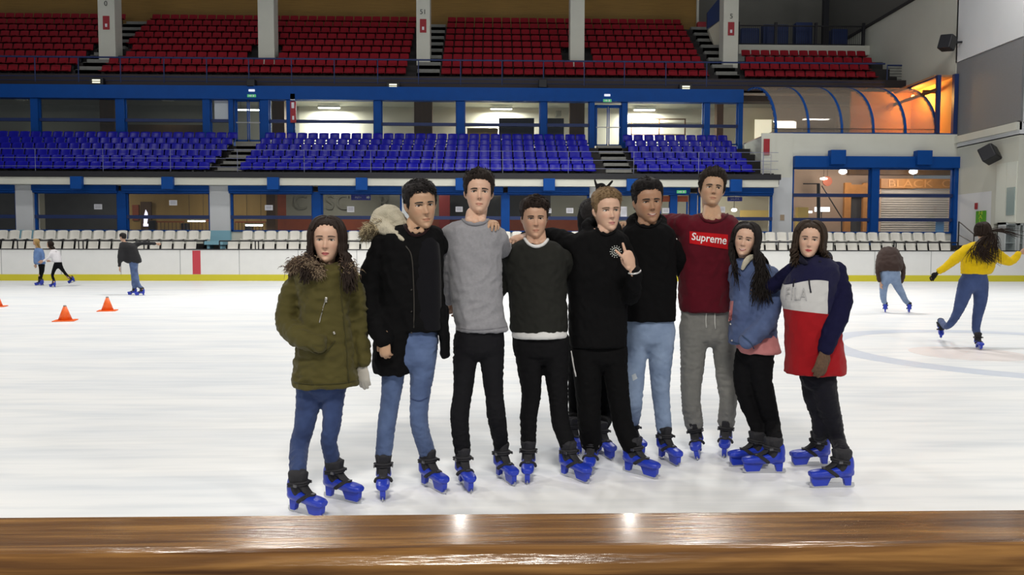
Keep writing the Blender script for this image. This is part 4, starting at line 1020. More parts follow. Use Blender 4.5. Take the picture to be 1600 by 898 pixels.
# ------------------------------------------------------------------ head
HP = np.array([ # z, half width, front, back
    (0.000, .060, -.330, -.220), (.030, .135, -.375, -.150), (.070, .180, -.385, -.060), (.120, .212, -.380, .040), (.170, .240, -.372, .120), (.230, .262, -.368, .200),
    (.300, .284, -.366, .290), (.380, .302, -.364, .360), (.460, .314, -.360, .400), (.540, .322, -.366, .425), (.620, .326, -.378, .435), (.700, .325, -.372, .435),
    (.780, .316, -.345, .420), (.850, .290, -.300, .380), (.910, .245, -.235, .315), (.955, .180, -.160, .235), (.985, .110, -.085, .150), (1.0, .04, -.02, .06)])
def head_prof(z): return [np.interp(z, HP[:, 0], HP[:, k]) for k in (1, 2, 3)]
def head_grid(nz=64, na=88, off=None, feat=True, fem=False, wide=1.0, smile=0):
    zs = np.concatenate([np.linspace(0, .8, int(nz * .75)), np.linspace(.8, 1, nz - int(nz * .75) + 1)[1:]])
    zs = np.sort(zs); a = np.arange(na) * 2 * PI / na   # a=0 front
    Z, A = np.meshgrid(zs, a, indexing='ij')
    w, f, b = head_prof(Z)
    if fem: w = w * np.interp(Z, [0, .2, .4, 1], [.90, .93, .97, 1])
    w = w * wide
    s, c = np.sin(A), np.cos(A)
    X = w * np.sign(s) * np.abs(s) ** .92
    fr = np.where(c > 0, -f, b); Y = -np.where(c > 0, c ** .92 * fr, -(np.abs(c) ** .95) * fr)
    if feat:
        fm = (c > 0)
        g = lambda x0, z0, sx, sz: np.exp(-((X - x0) / sx) ** 2 - ((Z - z0) / sz) ** 2)
        d = np.zeros_like(X)
        for sg in (-1, 1):
            d -= .044 * g(sg * .125, .505, .075, .045)
            d += .020 * g(sg * .12, .572, .09, .026)
            d += .018 * g(sg * .20, .385, .07, .07)
            d += .030 * g(sg * .043, .335, .026, .026)
            d -= .010 * g(sg * .12, .24, .05, .06)
            d -= .012 * g(sg * .09, .195, .02, .02)
        t = np.clip((.56 - Z) / (.56 - .335), 0, 1)
        ridge = np.where(Z > .335, t ** 1.3 * .105 + .012, .117 * np.exp(-((Z - .335) / .022) ** 2)) * np.where(Z < .6, 1, 0)
        d += ridge * np.exp(-(X / (.030 + .016 * t)) ** 2)
        lw = .08 + .02 * smile
        d += .028 * g(0, .222, lw, .017) + .030 * g(0, .172, lw * .85, .020) - .018 * g(0, .197, lw, .008)
        d += .024 * g(0, .055, .07, .045) - .012 * g(0, .12, .08, .02)
        d += .010 * g(0, .70, .18, .1)
        Y = Y - d * fm
    if off is not None:
        o = off(A, Z, X, Y)
        nx = X; ny = Y - .03; nz_ = (Z - .55) * .9; L = np.sqrt(nx ** 2 + ny ** 2 + nz_ ** 2)
        X = X + nx / L * o; Y = Y + ny / L * o; Z = Z + nz_ / L * o
    return X, Y, Z
def grid_piece(V, X, Y, Z, M, hs):
    P = np.stack([X, Y, Z - .5], -1) * hs
    P = P @ np.array(M.to_3x3()).T + np.array(M.translation)
    rings(V, [P[i] for i in range(len(P))])
def face_frame(hd, D):
    cxp, crown, chin = hd['x'], hd['crown'], hd['chin']
    d = D + hd.get('dy', 0); hs = (chin - crown) * d / FOC * hd.get('k', 1)
    c = at(cxp, (crown + chin) / 2, d)
    M = Matrix.Translation(c) @ Matrix.Rotation(R(hd.get('yaw', 0)), 4, 'Z') @ Matrix.Rotation(R(-hd.get('pitch', 0)), 4, 'X') @ Matrix.Rotation(R(hd.get('roll', 0)), 4, 'Y')
    return M, hs
# ------------------------------------------------------------------ hands
def hand(V, wrist, fdir, palm, size=.18, curl=(12, 16, 12), thumb=1, spread=4, per=None, r=1.0, thumb_in=0, spreads=None):
    f = np.array(fdir, float); f /= np.linalg.norm(f); n = np.array(palm, float); n -= f * np.dot(n, f); n /= np.linalg.norm(n)
    s = np.cross(f, n) * thumb; k = size / .18; w = np.array(wrist, float)
    P = [w - f * .03 * k, w + f * .015 * k, w + f * .05 * k, w + f * .085 * k]
    limb(V, P, [.024 * k, .027 * k, .037 * k, .036 * k], flat=.46, ref=n, n=16)
    base = w + f * .085 * k
    offs = (.029, .010, -.010, -.028); ln = (.070, .078, .072, .056); rr = (.0088, .009, .0086, .0076)
    for i in range(4):
        cu = (per or {}).get(i, curl); a = math.radians(spreads[i] if spreads else spread * (1.5 - i))
        d = f * math.cos(a) + s * math.sin(a); p = base + s * offs[i] * k - f * (.004 if i in (1, 2) else .010) * k
        pts = [p - d * .015 * k, p]; ang = 0
        for q, (cq, lf) in enumerate(zip(cu, (.44, .31, .25))):
            ang += math.radians(cq); dd = d * math.cos(ang) + n * math.sin(ang); p = p + dd * ln[i] * lf * k; pts.append(p)
        limb(V, pts, [rr[i] * k * r] * 2 + [rr[i] * k * r, rr[i] * .93 * k * r, rr[i] * .78 * k * r], n=10, sub=4, ref=n)
    tb = w + f * .022 * k + s * .024 * k + n * .004
    d1 = f * .72 + s * (.62 - thumb_in) + n * (.30 + thumb_in * .5); d1 /= np.linalg.norm(d1); d2 = f * .93 + s * (.22 - thumb_in) + n * (.3 + thumb_in * .4); d2 /= np.linalg.norm(d2)
    limb(V, [tb - d1 * .012 * k, tb, tb + d1 * .036 * k, tb + d1 * .036 * k + d2 * .032 * k], [.013 * k * r, .0135 * k * r, .0108 * k * r, .0085 * k * r], n=10, sub=4, ref=n)
# ------------------------------------------------------------------ skate
M_shell = mat('blue_boot_plastic', (.012, .035, .40), .35, spec=.5, nscale=6, namt=.15)
M_liner = mat('black_boot_liner', (.012, .012, .016), .8, bump=.3, bscale=150)
M_bladem = mat('steel_blade', (.55, .56, .58), .3, metal=.9)
M_buckle = mat('buckle_metal', (.12, .12, .13), .35, metal=.8)
def skate_meshes():
    out = {}
    V = MB()
    S_ = [(-.135, .112, .026, .030), (-.115, .116, .036, .040), (-.07, .118, .040, .046), (-.01, .116, .040, .045), (.05, .108, .043, .036), (.10, .104, .046, .033), (.14, .100, .042, .029), (.165, .098, .028, .020)]
    R_ = []; t = np.arange(20) * 2 * PI / 20
    for y, z, hw, hh in S_:
        R_.append(np.stack([hw * np.sign(np.cos(t)) * np.abs(np.cos(t)) ** .8, np.full(20, y), z + hh * np.sign(np.sin(t)) * np.abs(np.sin(t)) ** .8], 1))
    rings(V, R_)
    limb(V, [(0, -.075, .12), (0, -.085, .17), (0, -.082, .225), (0, -.075, .25)], [.052, .048, .047, .046], flat=1.15, ref=(0, 1, 0), n=18)
    out['boot_shell'] = (voxmesh(V, 'boot_shell', .0055, 2), M_shell)
    V = MB()
    limb(V, [(0, -.06, .13), (0, -.068, .20), (0, -.066, .26), (0, -.062, .305)], [.046, .047, .051, .056], flat=1.12, ref=(0, 1, 0), n=18)
    limb(V, [(0, .065, .142), (0, .02, .165), (0, -.01, .205), (0, -.012, .26), (0, -.002, .315)], [.022, .030, .032, .032, .030], flat=.5, ref=(0, .8, .6), n=14)
    out['liner'] = (voxmesh(V, 'liner', .0055, 2), M_liner)
    b = MB()
    def band(y0, z0, y1, z1, hw, th):
        n = 20; R2 = []
        for k in range(n + 1):
            a = PI * k / n - 0
            x = hw * math.cos(a); m = math.sin(a)
            yy = y0 + (y1 - y0) * m; zz = z0 + (z1 - z0) * m
            R2.append((x, yy, zz))
        b.path(R2, th, 6)
    band(-.085, .225, .012, .245, .055, .011); band(-.085, .205, .010, .225, .055, .010); band(-.01, .09, .045, .152, .052, .010); band(.0, .09, .062, .147, .052, .010)
    b.smooth = True; out['strap'] = (b.mesh('strap'), M_liner)
    b = MB(); b.box(-.063, -.055, -.034, -.008, .212, .236); out['buckle'] = (b.mesh('buckle'), M_buckle)
    b = MB(); b.box(.055, .063, -.034, -.008, .212, .236); out['buckle_'] = (b.mesh('buckle'), M_buckle)
    b = MB(); b.box(-.014, .012, .060, .078, .151, .160); out['buckle__'] = (b.mesh('buckle'), M_buckle)
    b = MB()
    side = [(-.125, .10), (-.118, .016), (-.078, .016), (-.068, .060), (-.03, .076), (.02, .068), (.045, .018), (.138, .014), (.152, .040), (.158, .09), (.1, .09), (0, .095)]
    b.prism(side, -.017, .017, 'x'); out['blade_holder'] = (b.mesh('blade_holder'), M_shell)
    b = MB(); b.prism([(-.150, .012), (-.140, .0), (.130, .0), (.160, .012), (.165, .035), (.13, .034), (-.06, .034), (-.07, .016), (-.08, .034), (-.145, .034)], -.0022, .0022, 'x'); out['blade'] = (b.mesh('blade'), M_bladem)
    for k, (me, m) in out.items():
        co = getco(me); z = co[:, 2]; co[:, 2] = np.where(z > .10, .10 + (z - .10) * .70, z); setco(me, co); me.materials.append(m)
    return out
SKATE = skate_meshes()
def put_skate(root, M, lab=None):
    e = bpy.data.objects.new('ice_skate', None); COL.objects.link(e); e.empty_display_size = .1; e.parent = root
    e.matrix_local = Matrix.Translation(-root.location) @ M
    for k, (me, m) in SKATE.items():
        o = bpy.data.objects.new(k.rstrip('_'), me); COL.objects.link(o); o.parent = e
        if k in ('blade_holder',): 
            md = o.modifiers.new('bevel', 'BEVEL'); md.width = .004; md.segments = 2
    return e
def skate_matrix(heel, toe, k=1.0, lift=0, tilt=0, lean=0):
    a = at(*heel, z=0); b = at(*toe, z=0); d = b - a; d.z = 0; c = (a + b) / 2
    ang = math.atan2(-d.x, d.y)
    return Matrix.Translation((c.x, c.y, lift)) @ Matrix.Rotation(ang, 4, 'Z') @ Matrix.Rotation(R(tilt), 4, 'X') @ Matrix.Rotation(R(lean), 4, 'Y') @ Matrix.Scale(k * .88, 4)

# ------------------------------------------------------------------ person
FLIP = {}
def L3(p, D): # (px, py, width_px, dy) -> point, radius
    d = D + (p[3] if len(p) > 3 else 0)
    return list(at(p[0], p[1], d)), p[2] / 2 * d / FOC
class Person:
    def __init__(s, key, label, D, cat='person'):
        s.key = key; s.D = D; s.k = D / 4.6; s.seed = hash_str(key) % 9999
        s.rs = np.random.RandomState(s.seed); s.skin = MB(); s.label = label; s.parts = []
        s.vox = .0036 * max(1, s.k); s.cvox = .0085 * max(1, s.k)
        s.root = None
    def start(s, x, y):
        s.root = empty('person', (x, y, 0)); tag(s.root, s.label, 'person')
    def add(s, name, me, mats):
        co = getco(me); co -= np.array(s.root.location); setco(me, co)
        if len(me.materials): me.materials.clear()
        return link(name, me, s.root, mats)
    def mb(s, name, V, mats, smooth=True):
        V.smooth = smooth; me = V.mesh(name); return s.add(name, me, mats)
    # --- feet
    def feet(s, specs):
        s.ank = []
        Ms = [skate_matrix(*sp[:2], **(sp[2] if len(sp) > 2 else {})) for sp in specs]
        c = sum((m.translation for m in Ms), Vector()) / len(Ms); s.start(c.x, c.y)
        for m in Ms:
            put_skate(s.root, m); s.ank.append((m @ Vector((0, -.066, .232)), m @ Vector((0, -.06, .17))))
    # --- head
    def head(s, hd, skin, hair, style, fem=False, brow=None, smile=0, lips=None, wide=1.0, fullness=1.0, eye_col=(.03, .015, .008), neck=None, long=None, stub=0):
        M, hs = face_frame(hd, s.D); s.M, s.hs = M, hs
        X, Y, Z = head_grid(fem=fem, wide=wide, smile=smile); grid_piece(s.skin, X, Y, Z, M, hs)
        T = lambda x, y, z: M @ Vector((x * hs, y * hs, (z - .5) * hs))
        s.T = T
        for sg in (-1, 1):   # ears
            limb(s.skin, [T(sg * .305, -.005, .37), T(sg * .335, .02, .43), T(sg * .345, .03, .52), T(sg * .325, .02, .545)], [.018 * hs, .038 * hs, .046 * hs, .03 * hs], flat=.45, ref=tuple((M.to_3x3() @ Vector((1, .25, 0)))), n=12)
        nb = T(0, .10, .30); n0 = T(0, .06, .10)
        nk = neck or {}
        nr = (.051 if not fem else .043) * (hs / .235) * nk.get('r', 1)
        tp = at(nk.get('x', hd['x']), nk['y'], s.D + nk.get('dy', .02))
        limb(s.skin, [nb, n0, (n0 + tp) / 2 * 1.0, tp, tp - Vector((0, 0, .06))], [nr * 1.1, nr, nr * .98, nr * 1.12, nr * 1.5], n=18)
        s.hair_args = (hair, style, fem, fullness, long); s.face = dict(brow=brow or hair, smile=smile, lips=lips, eye=eye_col, skin=skin, stub=stub, fem=fem)
    def finish_skin(s, visible_face=True):
        me = voxmesh(s.skin, 'body', s.vox, 2, .45)
        M, hs = s.M, s.hs; Mi = np.array(M.inverted()); f = s.face; skin = np.array(f['skin'])
        def fn(co):
            q = (co @ Mi[:3, :3].T + Mi[:3, 3]) / hs; q[:, 2] += .5
            C = np.tile(skin, (len(co), 1)) * (1 + .06 * wnoise(co, 60, s.seed)[:, None] * .5)
            near = (np.abs(q[:, 0]) < .4) & (q[:, 2] > -.1) & (q[:, 2] < 1.1) & (q[:, 1] < .3)
            x, z = q[:, 0], q[:, 2]; fr = near & (q[:, 1] < -.15)
            ch = np.exp(-((np.abs(x) - .17) / .08) ** 2 - ((z - .36) / .07) ** 2) + .8 * np.exp(-(x / .05) ** 2 - ((z - .34) / .04) ** 2)
            C = C * (1 - (ch * fr)[:, None] * np.array([-.03, .07, .07]))
            lw = .088 + .025 * f['smile']; arch = .018 * f['smile'] * (np.abs(x) / lw) ** 2
            zz = z - arch; up = .236 - .03 * (np.abs(x) / lw) ** 1.5 - .010 * np.exp(-(x / .015) ** 2); lo = .155 + .04 * (np.abs(x) / lw) ** 2
            m = fr & (np.abs(x) < lw) & (zz < up) & (zz > lo)
            lipc = np.array(f['lips'] or (skin * np.array([.84, .60, .57])))
            C[m] = lipc; m2 = fr & (np.abs(x) < lw) & (np.abs(zz - .197) < .006); C[m2] = lipc * .35
            if f['stub']:
                m3 = fr & (z < .27) & ~m; C[m3] *= (1 - f['stub'] * .35)
            nos = fr & (np.abs(np.abs(x) - .028) < .014) & (np.abs(z - .312) < .008); C[nos] *= .3
            return np.clip(C, 0, 1)
        paint(me, fn)
        s.bvh = BVHTree.FromPolygons([tuple(v.co) for v in me.vertices], [tuple(p.vertices) for p in me.polygons])
        s.body = s.add('body', me, colmat('skin', .5, bump=.05, bscale=300, spec=.4, sss=.12))
        if not visible_face: return
        dirn = M.to_3x3() @ Vector((0, 1, 0))
        def surf(x, z, off=0):
            o = s.T(x, -1.2, z); h = s.bvh.ray_cast(o, dirn)
            return (h[0] if h[0] else s.T(x, -.36, z)) - dirn * off
        s.surf = surf
        Me = [mat('eye_white', (.62, .56, .52), .25), mat('iris_%s' % s.key, f['eye'], .2), mat('pupil', (.004, .004, .004), .1), mat('lash', (.012, .008, .006), .7)]
        for sg in (-1, 1):
            V = MB(); c = surf(sg * .128, .497, -.006 * hs)
            Rm = M.to_3x3(); n1, n2 = 20, 10; ew, eh, ed = .062 * hs, .0225 * hs * (1 - .3 * f['smile']), .022 * hs
            vs = []; fs = []; mi = []
            for j in range(n2 + 1):
                r_ = j / n2
                for i in range(n1):
                    a = 2 * PI * i / n1; ux = math.cos(a) * r_; uz = math.sin(a) * r_ * (1 - .35 * abs(math.cos(a)) ** 2)
                    vs.append(c + Rm @ Vector((ux * ew, -ed * math.sqrt(max(0, 1 - r_ * r_)) + (abs(ux) ** 2) * .012 * hs, uz * eh)))
            for j in range(n2):
                for i in range(n1):
                    fs.append((j * n1 + i, j * n1 + (i + 1) % n1, (j + 1) * n1 + (i + 1) % n1, (j + 1) * n1 + i))
                    a = 2 * PI * (i + .5) / n1; rr_ = (j + .5) / n2; dx, dz = math.cos(a) * rr_ * ew, math.sin(a) * rr_ * eh * (1 - .35 * abs(math.cos(a)) ** 2)
                    q = math.hypot(dx - s.gaze * ew, dz) / hs
                    mi.append(2 if q < .011 else 1 if q < .027 else 0)
            k0 = len(V.v); V.add(vs, fs); V.mi = mi
            pts = [surf(sg * .128 + t * .072, .497 + .0235 * (1 - t * t) * (1 - .3 * f['smile']) - .004 * t * sg, .003 * hs) for t in np.linspace(-1, 1, 9)]
            V.path(pts, [.004 * hs + .006 * hs * (1 - abs(t) ** 2) for t in np.linspace(-1, 1, 9)], 5, mi=3)
            s.mb('eye', V, Me)
            V = MB(); bz = .563 if not f['fem'] else .580
            pts = [surf(sg * (.055 + t * .155), bz + .012 * math.sin(t * 2.2) - .014 * t * t, .002 * hs) for t in np.linspace(0, 1, 9)]
            V.path(pts, [(.0135 if not f['fem'] else .0085) * hs * (1 - .75 * t ** 2) + .001 for t in np.linspace(0, 1, 9)], 6)
            s.mb('eyebrow', V, mat('brow_%s' % s.key, tuple(np.array(f['brow']) * .8 + .002), .8))
        if f['smile'] >= 1:
            V = MB(); c = surf(0, .20, 0.001 * hs)
            pts = [surf(t * .075, .203 + .018 * t * t, .000) for t in np.linspace(-1, 1, 9)]
            V.path(pts, [.010 * hs * (1 - .6 * t * t) for t in np.linspace(-1, 1, 9)], 6); s.mb('teeth', V, mat('teeth', (.75, .70, .62), .3))
    gaze = 0.0
    # --- hair
    def hair(s):
        col, style, fem, full, long = s.hair_args; M, hs = s.M, s.hs; rs = s.rs
        V = MB()
        hl = style.get('line', .80)
        def hairline(A):
            a = np.abs((A + PI) % (2 * PI) - PI) * 180 / PI
            if fem: return np.interp(a, [0, 25, 45, 62, 75, 180], [hl, hl - .02, hl - .12, .55, .25, .12])
            return np.interp(a, [0, 30, 48, 58, 66, 76, 84, 100, 115, 180], [hl, hl - .005, hl - .06, .68, .52, .44, .56, .56, .32, .20])
        top, side, fr_ = style.get('top', .06), style.get('side', .025), style.get('front', .0)
        def off(A, Z, X, Y):
            h = hairline(A) + .012 * np.sin(A * 23 + s.seed) + .008 * np.sin(A * 41)
            m = np.clip((Z - h) / (.09 if not fem else .05), -1, 1)
            a = np.abs((A + PI) % (2 * PI) - PI)
            up = np.clip((Z - .66) / .25, 0, 1)
            o = side + (top - side) * up ** .8 + fr_ * up * np.clip(1 - a / 1.4, 0, 1)
            nz = wnoise(np.stack([X * 3, Y * 3, Z * 3], -1).reshape(-1, 3), 9, s.seed).reshape(X.shape)
            o = o * (1 + .13 * nz) * (1 - .30 * np.clip((Z - .90) / .10, 0, 1))
            return np.where(m > 0, -.012 + (o + .012) * np.maximum(m, 0) ** .7, -.05)
        X, Y, Z = head_grid(nz=72, na=96, off=off, feat=False, fem=fem)
        grid_piece(V, X, Y, Z, M, hs)
        # tufts that break up the surface
        n = style.get('n', 900); T = s.T; messy = style.get('messy', .5); tl = style.get('len', .10)
        for i in range(n):
            a = rs.uniform(-PI, PI); z = rs.uniform(.3, 1.0) ** .7
            hA = float(hairline(np.array([a]))[()] if np.ndim(hairline(np.array([a]))) == 0 else hairline(np.array([a]))[0])
            if z < hA - .004: continue
            w, f, b = head_prof(z)
            c_, s_ = math.cos(a), math.sin(a)
            x = w * s_; y = f * c_ if c_ > 0 else -b * c_
            up = min(1, max(0, (z - .66) / .25)); o = side + (top - side) * up ** .8 + fr_ * up * max(0, 1 - abs(a) / 1.4)
            nrm = Vector((x, y - .03, (z - .55) * .9)).normalized()
            edge = min(1, max(.1, (z - hA) / .09)); p0 = Vector((x, y, z)) + nrm * (o * .80 * edge ** .7)
            flow = Vector(style.get('flow', (.2, -.5, .3))) if up > .3 else Vector((x * .5, .5, -.9))
            flow = (flow - nrm * flow.dot(nrm)).normalized() + nrm * (.28 + .5 * messy * rs.rand()) * (1 if up > .3 else .12)
            flow += Vector(rs.normal(size=3)) * .30 * messy
            L_ = tl * rs.uniform(.6, 1.2) * (1 if up > .3 else .45)
            p1 = p0 + flow * L_ * .5; p2 = p0 + flow * L_ + nrm * -.01 + Vector((0, 0, -.02 * messy))
            r0 = .0125 * rs.uniform(.6, 1.3)
            V.path([T(*p0), T(*((p0 + p1) / 2)), T(*p1), T(*p2)], [r0 * hs, r0 * hs * .9, r0 * hs * .7, r0 * hs * .15], 5)
        if long: s.long_locks(V, long)
        s.mb('hair', V, mat('hair_%s' % s.key, col, .58, spec=.22, nscale=60, namt=.35, bump=.4, bscale=300, stretch=(1, 1, .15)))
    def long_locks(s, V, L_):
        rs = s.rs; T = s.T; hs = s.hs; Minv = s.M.inverted()
        for i in range(L_.get('n', 260)):
            sg = -1 if rs.rand() < L_.get('bias', .5) else 1
            a = sg * rs.uniform(R(L_.get('amin', 52) if sg > 0 else L_.get('amin_l', L_.get('amin', 52))), PI)
            lay = (rs.uniform(.0, 1) ** .8 * .085 + .02) * L_.get('vol', 1)
            cen = np.array([0, .03, .55]); y0 = -.24 + .50 * (abs(a) / PI) ** .9 + rs.normal() * .03
            d0 = np.array([sg * .02, y0 - .03, .42]); w, f, b = head_prof(.5)
            d1 = np.array([w * math.sin(a), (f if math.cos(a) > 0 else -b) * math.cos(a), -.08])
            pts = []
            for t in np.linspace(0, 1, 9):
                ph_ = t * PI / 2; d = d0 * math.cos(ph_) ** .9 + d1 * math.sin(ph_) ** .9 if t < 1 else d1
                rad = np.array([.322, .385 if d[1] < 0 else .425, .452]); q_ = d / np.linalg.norm(d / rad)
                u_ = d / np.linalg.norm(d); pt_ = cen + q_ + u_ * (lay * (.35 + .65 * min(1, t * 2.5)))
                pts.append(T(*pt_))
            for z in (.36, .24):
                w, f, b = head_prof(.45); c_, s_ = math.cos(a), math.sin(a)
                pts.append(T((w + lay * 1.1) * s_, max((f - lay) * c_ if c_ > 0 else -(b + lay) * c_, -.24), z))
            front = abs(a) < R(L_.get('front', 105))
            end = L_['ends'][0 if a < 0 else 1]      # (px, py, dy) target for this side
            if not front and 'back' in L_: end = L_['back']
            e = at(end[0] + np.clip(rs.normal(), -1.6, 1.6) * end[3], end[1] + rs.normal() * L_.get('ragged', 14) * .3 - abs(rs.normal()) * L_.get('ragged', 14), s.D + end[2] + rs.normal() * .012)
            p0 = pts[-1]; ph = rs.uniform(0, 6.28); wv = L_.get('wave', .012) * rs.uniform(.5, 1.4)
            mid = None
            if 'mid' in L_:
                m_ = L_['mid'][0 if a < 0 else 1]; mid = at(m_[0] + rs.normal() * m_[3], m_[1], s.D + m_[2] + rs.normal() * .012)
            for t in np.linspace(.14, 1, 8):
                if mid is not None:
                    q = p0 * (1 - t) ** 2 + mid * 2 * t * (1 - t) + e * t * t
                else: q = p0.lerp(e, t)
                q = q + Vector((math.sin(t * 9 + ph) * wv, math.cos(t * 8 + ph) * wv * .7, 0)); pts.append(q)
            loc = [Minv @ Vector(p_) / hs for p_ in pts]
            if any(q_.y < -.20 and abs(q_.x) < .25 and -.55 < q_.z < .28 for q_ in loc): continue
            r0 = hs * rs.uniform(.018, .034); n_ = len(pts)
            C = catmull([list(p) for p in pts], 2)
            V.path([Vector(p) for p in C], [r0 * (1 - .72 * (k / (len(C) - 1)) ** 3) * (.6 if k == 0 else 1) for k in range(len(C))], 5)
    # --- clothing
    def secs(s, S_, dep, scale=1.0, yaw=0):
        out = []
        for q in S_:
            xl, xr, y = q[:3]; hd_ = q[3] if len(q) > 3 else dep; dy = q[4] if len(q) > 4 else 0
            d = s.D + dy; c = at((xl + xr) / 2, y, d); out.append((c.x, c.y, c.z, (xr - xl) / 2 * d / FOC * scale, hd_ * scale, R(yaw)))
        return out
    def garment(s, name, torso, arms, mt, dep=.13, amp=.006, f=16, extra=None, vox=None, col=None, yaw=0, smooth=3, stretch=(1, 1, 1.0), skin=True, clip=None):
        V = MB()
        if torso:
            for S_ in (torso if isinstance(torso[0][0], (list, tuple)) else [torso]): stack(V, s.secs(S_, dep, yaw=yaw))
        for A_ in arms:
            P = [L3(p, s.D) for p in A_]; limb(V, [p for p, r in P], [r for p, r in P], n=18)
            if skin:
                k_ = .55; limb(s.skin, [p for p, r in P], [max(.012, min(r * k_, .042)) for p, r in P], n=12)
        if extra: extra(V)
        me = voxmesh(V, name, vox or s.cvox, smooth)
        if amp: wrinkle(me, amp, f, s.seed + len(name), stretch)
        s.gb = BVHTree.FromPolygons([tuple(v.co) for v in me.vertices], [tuple(p.vertices) for p in me.polygons])
        if skin and torso:
            T0 = torso if not isinstance(torso[0][0], (list, tuple)) else torso[0]; stack(s.skin, s.secs(T0, dep * .75, .72, yaw))
        if col: paint(me, col)
        return s.add(name, me, mt)
    def legs(s, name, L_, Rr, mt, hips, dep=.115, amp=.004, f=26, cuff=True, auto=True, over=0, col=None):
        dq = min(dep, .10) if s.k < 1.5 else dep; kk = 4.6 / s.D; h2 = [(q[0] + 2 * kk, q[1] - 2 * kk, q[2], dq) for q in hips]
        l_ = h2[-1]; w_ = l_[1] - l_[0]; h2 += [(l_[0] + w_ * .10, l_[1] - w_ * .10, l_[2] + 9 * kk, dq * .8), (l_[0] + w_ * .26, l_[1] - w_ * .26, l_[2] + 17 * kk, dq * .5)]
        V = MB(); stack(V, s.secs(h2, dq))
        for i, A_ in enumerate((L_, Rr)):
            P = [L3(p, s.D) for p in A_]; pts = [p for p, r in P]; rad = [r for p, r in P]
            if auto:
                t, b_ = s.ank[i]; pts[-1] = list(t + (Vector((0, 0, -over)))); 
            limb(V, pts, rad, n=18)
            sk = pts + [list(s.ank[i][1])]; limb(s.skin, sk, [max(.02, r * .62) for r in rad] + [.03], n=12)
        me = voxmesh(V, name, s.cvox, 6, .6)
        wrinkle(me, amp, f, s.seed + 3, (1, 1, 2.2))
        s.lb = BVHTree.FromPolygons([tuple(v.co) for v in me.vertices], [tuple(p.vertices) for p in me.polygons])
        if col: paint(me, col)
        return s.add(name, me, mt)
    def hit(s, bvh, px, py, off=.003):
        o = Vector((0, 0, CAM_H)); d = (at(px, py, 5) - o).normalized(); h = bvh.ray_cast(o, d)
        if h[0] is None: return at(px, py, s.D - .12)
        return h[0] - d * off
    def lhand(s, **k): hand(s.skin, **k)
def patch(s, name, bvh, corners, m, off=.004, n=12, th=.003, mfn=None):
    """thin cloth patch lying on the garment, corners in reading order TL,TR,BR,BL"""
    V = MB(); tl, tr, br, bl = [np.array(c, float) for c in corners]; vs = []
    for o_ in (off, off - th):
        for j in range(n + 1):
            for i in range(n + 1):
                u, v = i / n, j / n; p = (tl * (1 - u) + tr * u) * (1 - v) + (bl * (1 - u) + br * u) * v
                vs.append(s.hit(bvh, p[0], p[1], o_))
    m1 = n + 1; S1 = m1 * m1; fs = []
    for j in range(n):
        for i in range(n):
            k = j * m1 + i; fs += [(k, k + 1, k + m1 + 1, k + m1), (S1 + k, S1 + k + m1, S1 + k + m1 + 1, S1 + k + 1)]
    V.add(vs, fs); return s.mb(name, V, m)
def drape_text(s, name, bvh, txt, corners, m, off=.008, shear=0, offset=0, outline=False):
    c = bpy.data.curves.new(name, 'FONT'); c.body = txt; c.shear = shear; c.offset = offset; c.resolution_u = 3
    t = bpy.data.objects.new('tmp', c); COL.objects.link(t); dg = bpy.context.evaluated_depsgraph_get(); me = bpy.data.meshes.new_from_object(t.evaluated_get(dg))
    bpy.data.objects.remove(t); bpy.data.curves.remove(c)
    bm = bmesh.new(); bm.from_mesh(me); bmesh.ops.triangulate(bm, faces=bm.faces); bmesh.ops.subdivide_edges(bm, edges=bm.edges, cuts=1); bm.to_mesh(me); bm.free()
    co = getco(me); mn, mx = co.min(0), co.max(0); u = (co[:, 0] - mn[0]) / (mx[0] - mn[0]); v = 1 - (co[:, 1] - mn[1]) / (mx[1] - mn[1])
    tl, tr, br, bl = [np.array(q, float) for q in corners]
    for i in range(len(co)):
        p = (tl * (1 - u[i]) + tr * u[i]) * (1 - v[i]) + (bl * (1 - u[i]) + br * u[i]) * v[i]; co[i] = s.hit(bvh, p[0], p[1], off)
    setco(me, co); return s.add(name, me, m)
def line_on(s, name, bvh, pts, m, r=.003, off=.002, ns=4):
    V = MB(); C = catmull([(a, b, 0) for a, b in pts], ns); V.path([s.hit(bvh, a, b, off) for a, b, _ in C], r, 6); return s.mb(name, V, m)

def crew_neck(s, arc, m, r=.008, throat=.026):
    """collar band lying on the garment, with the throat skin showing above it"""
    g = s.gb; (x0, y0), (xm, ym), (x1, y1) = arc
    b = s.hit(g, xm, ym - 1, 0); d = (b - Vector((0, 0, CAM_H))).normalized(); k = s.D / FOC
    for t in (-1, 0, 1):
        e = s.hit(g, xm + t * (x1 - x0) * .24, ym - 3.2 - abs(t) * 1.8, 0) + d * (throat - .006)
        limb(s.skin, [at(xm + t * (x1 - x0) * .10, y0 - 10, s.D - .01), (at(xm + t * (x1 - x0) * .16, (y0 + ym) / 2 - 6, s.D - .03) + e) / 2, e], [.042, .034, throat], n=14)
    V = MB(); P = catmull([(x0 - 3, y0 - 5, 0), (x0, y0, 0), ((x0 + xm) / 2 - (xm - x0) * .10, y0 + (ym - y0) * .72, 0), (xm, ym, 0), ((x1 + xm) / 2 + (x1 - xm) * .10, y1 + (ym - y1) * .72, 0), (x1, y1, 0), (x1 + 3, y1 - 5, 0)], 4)
    pts = []
    for a_, b_, _ in P:
        h = g.ray_cast(Vector((0, 0, CAM_H)), (at(a_, b_, 5) - Vector((0, 0, CAM_H))).normalized())[0]
        if h: pts.append(h - d * .004)
    V.path(pts, r, 8); s.mb('collar', V, m)
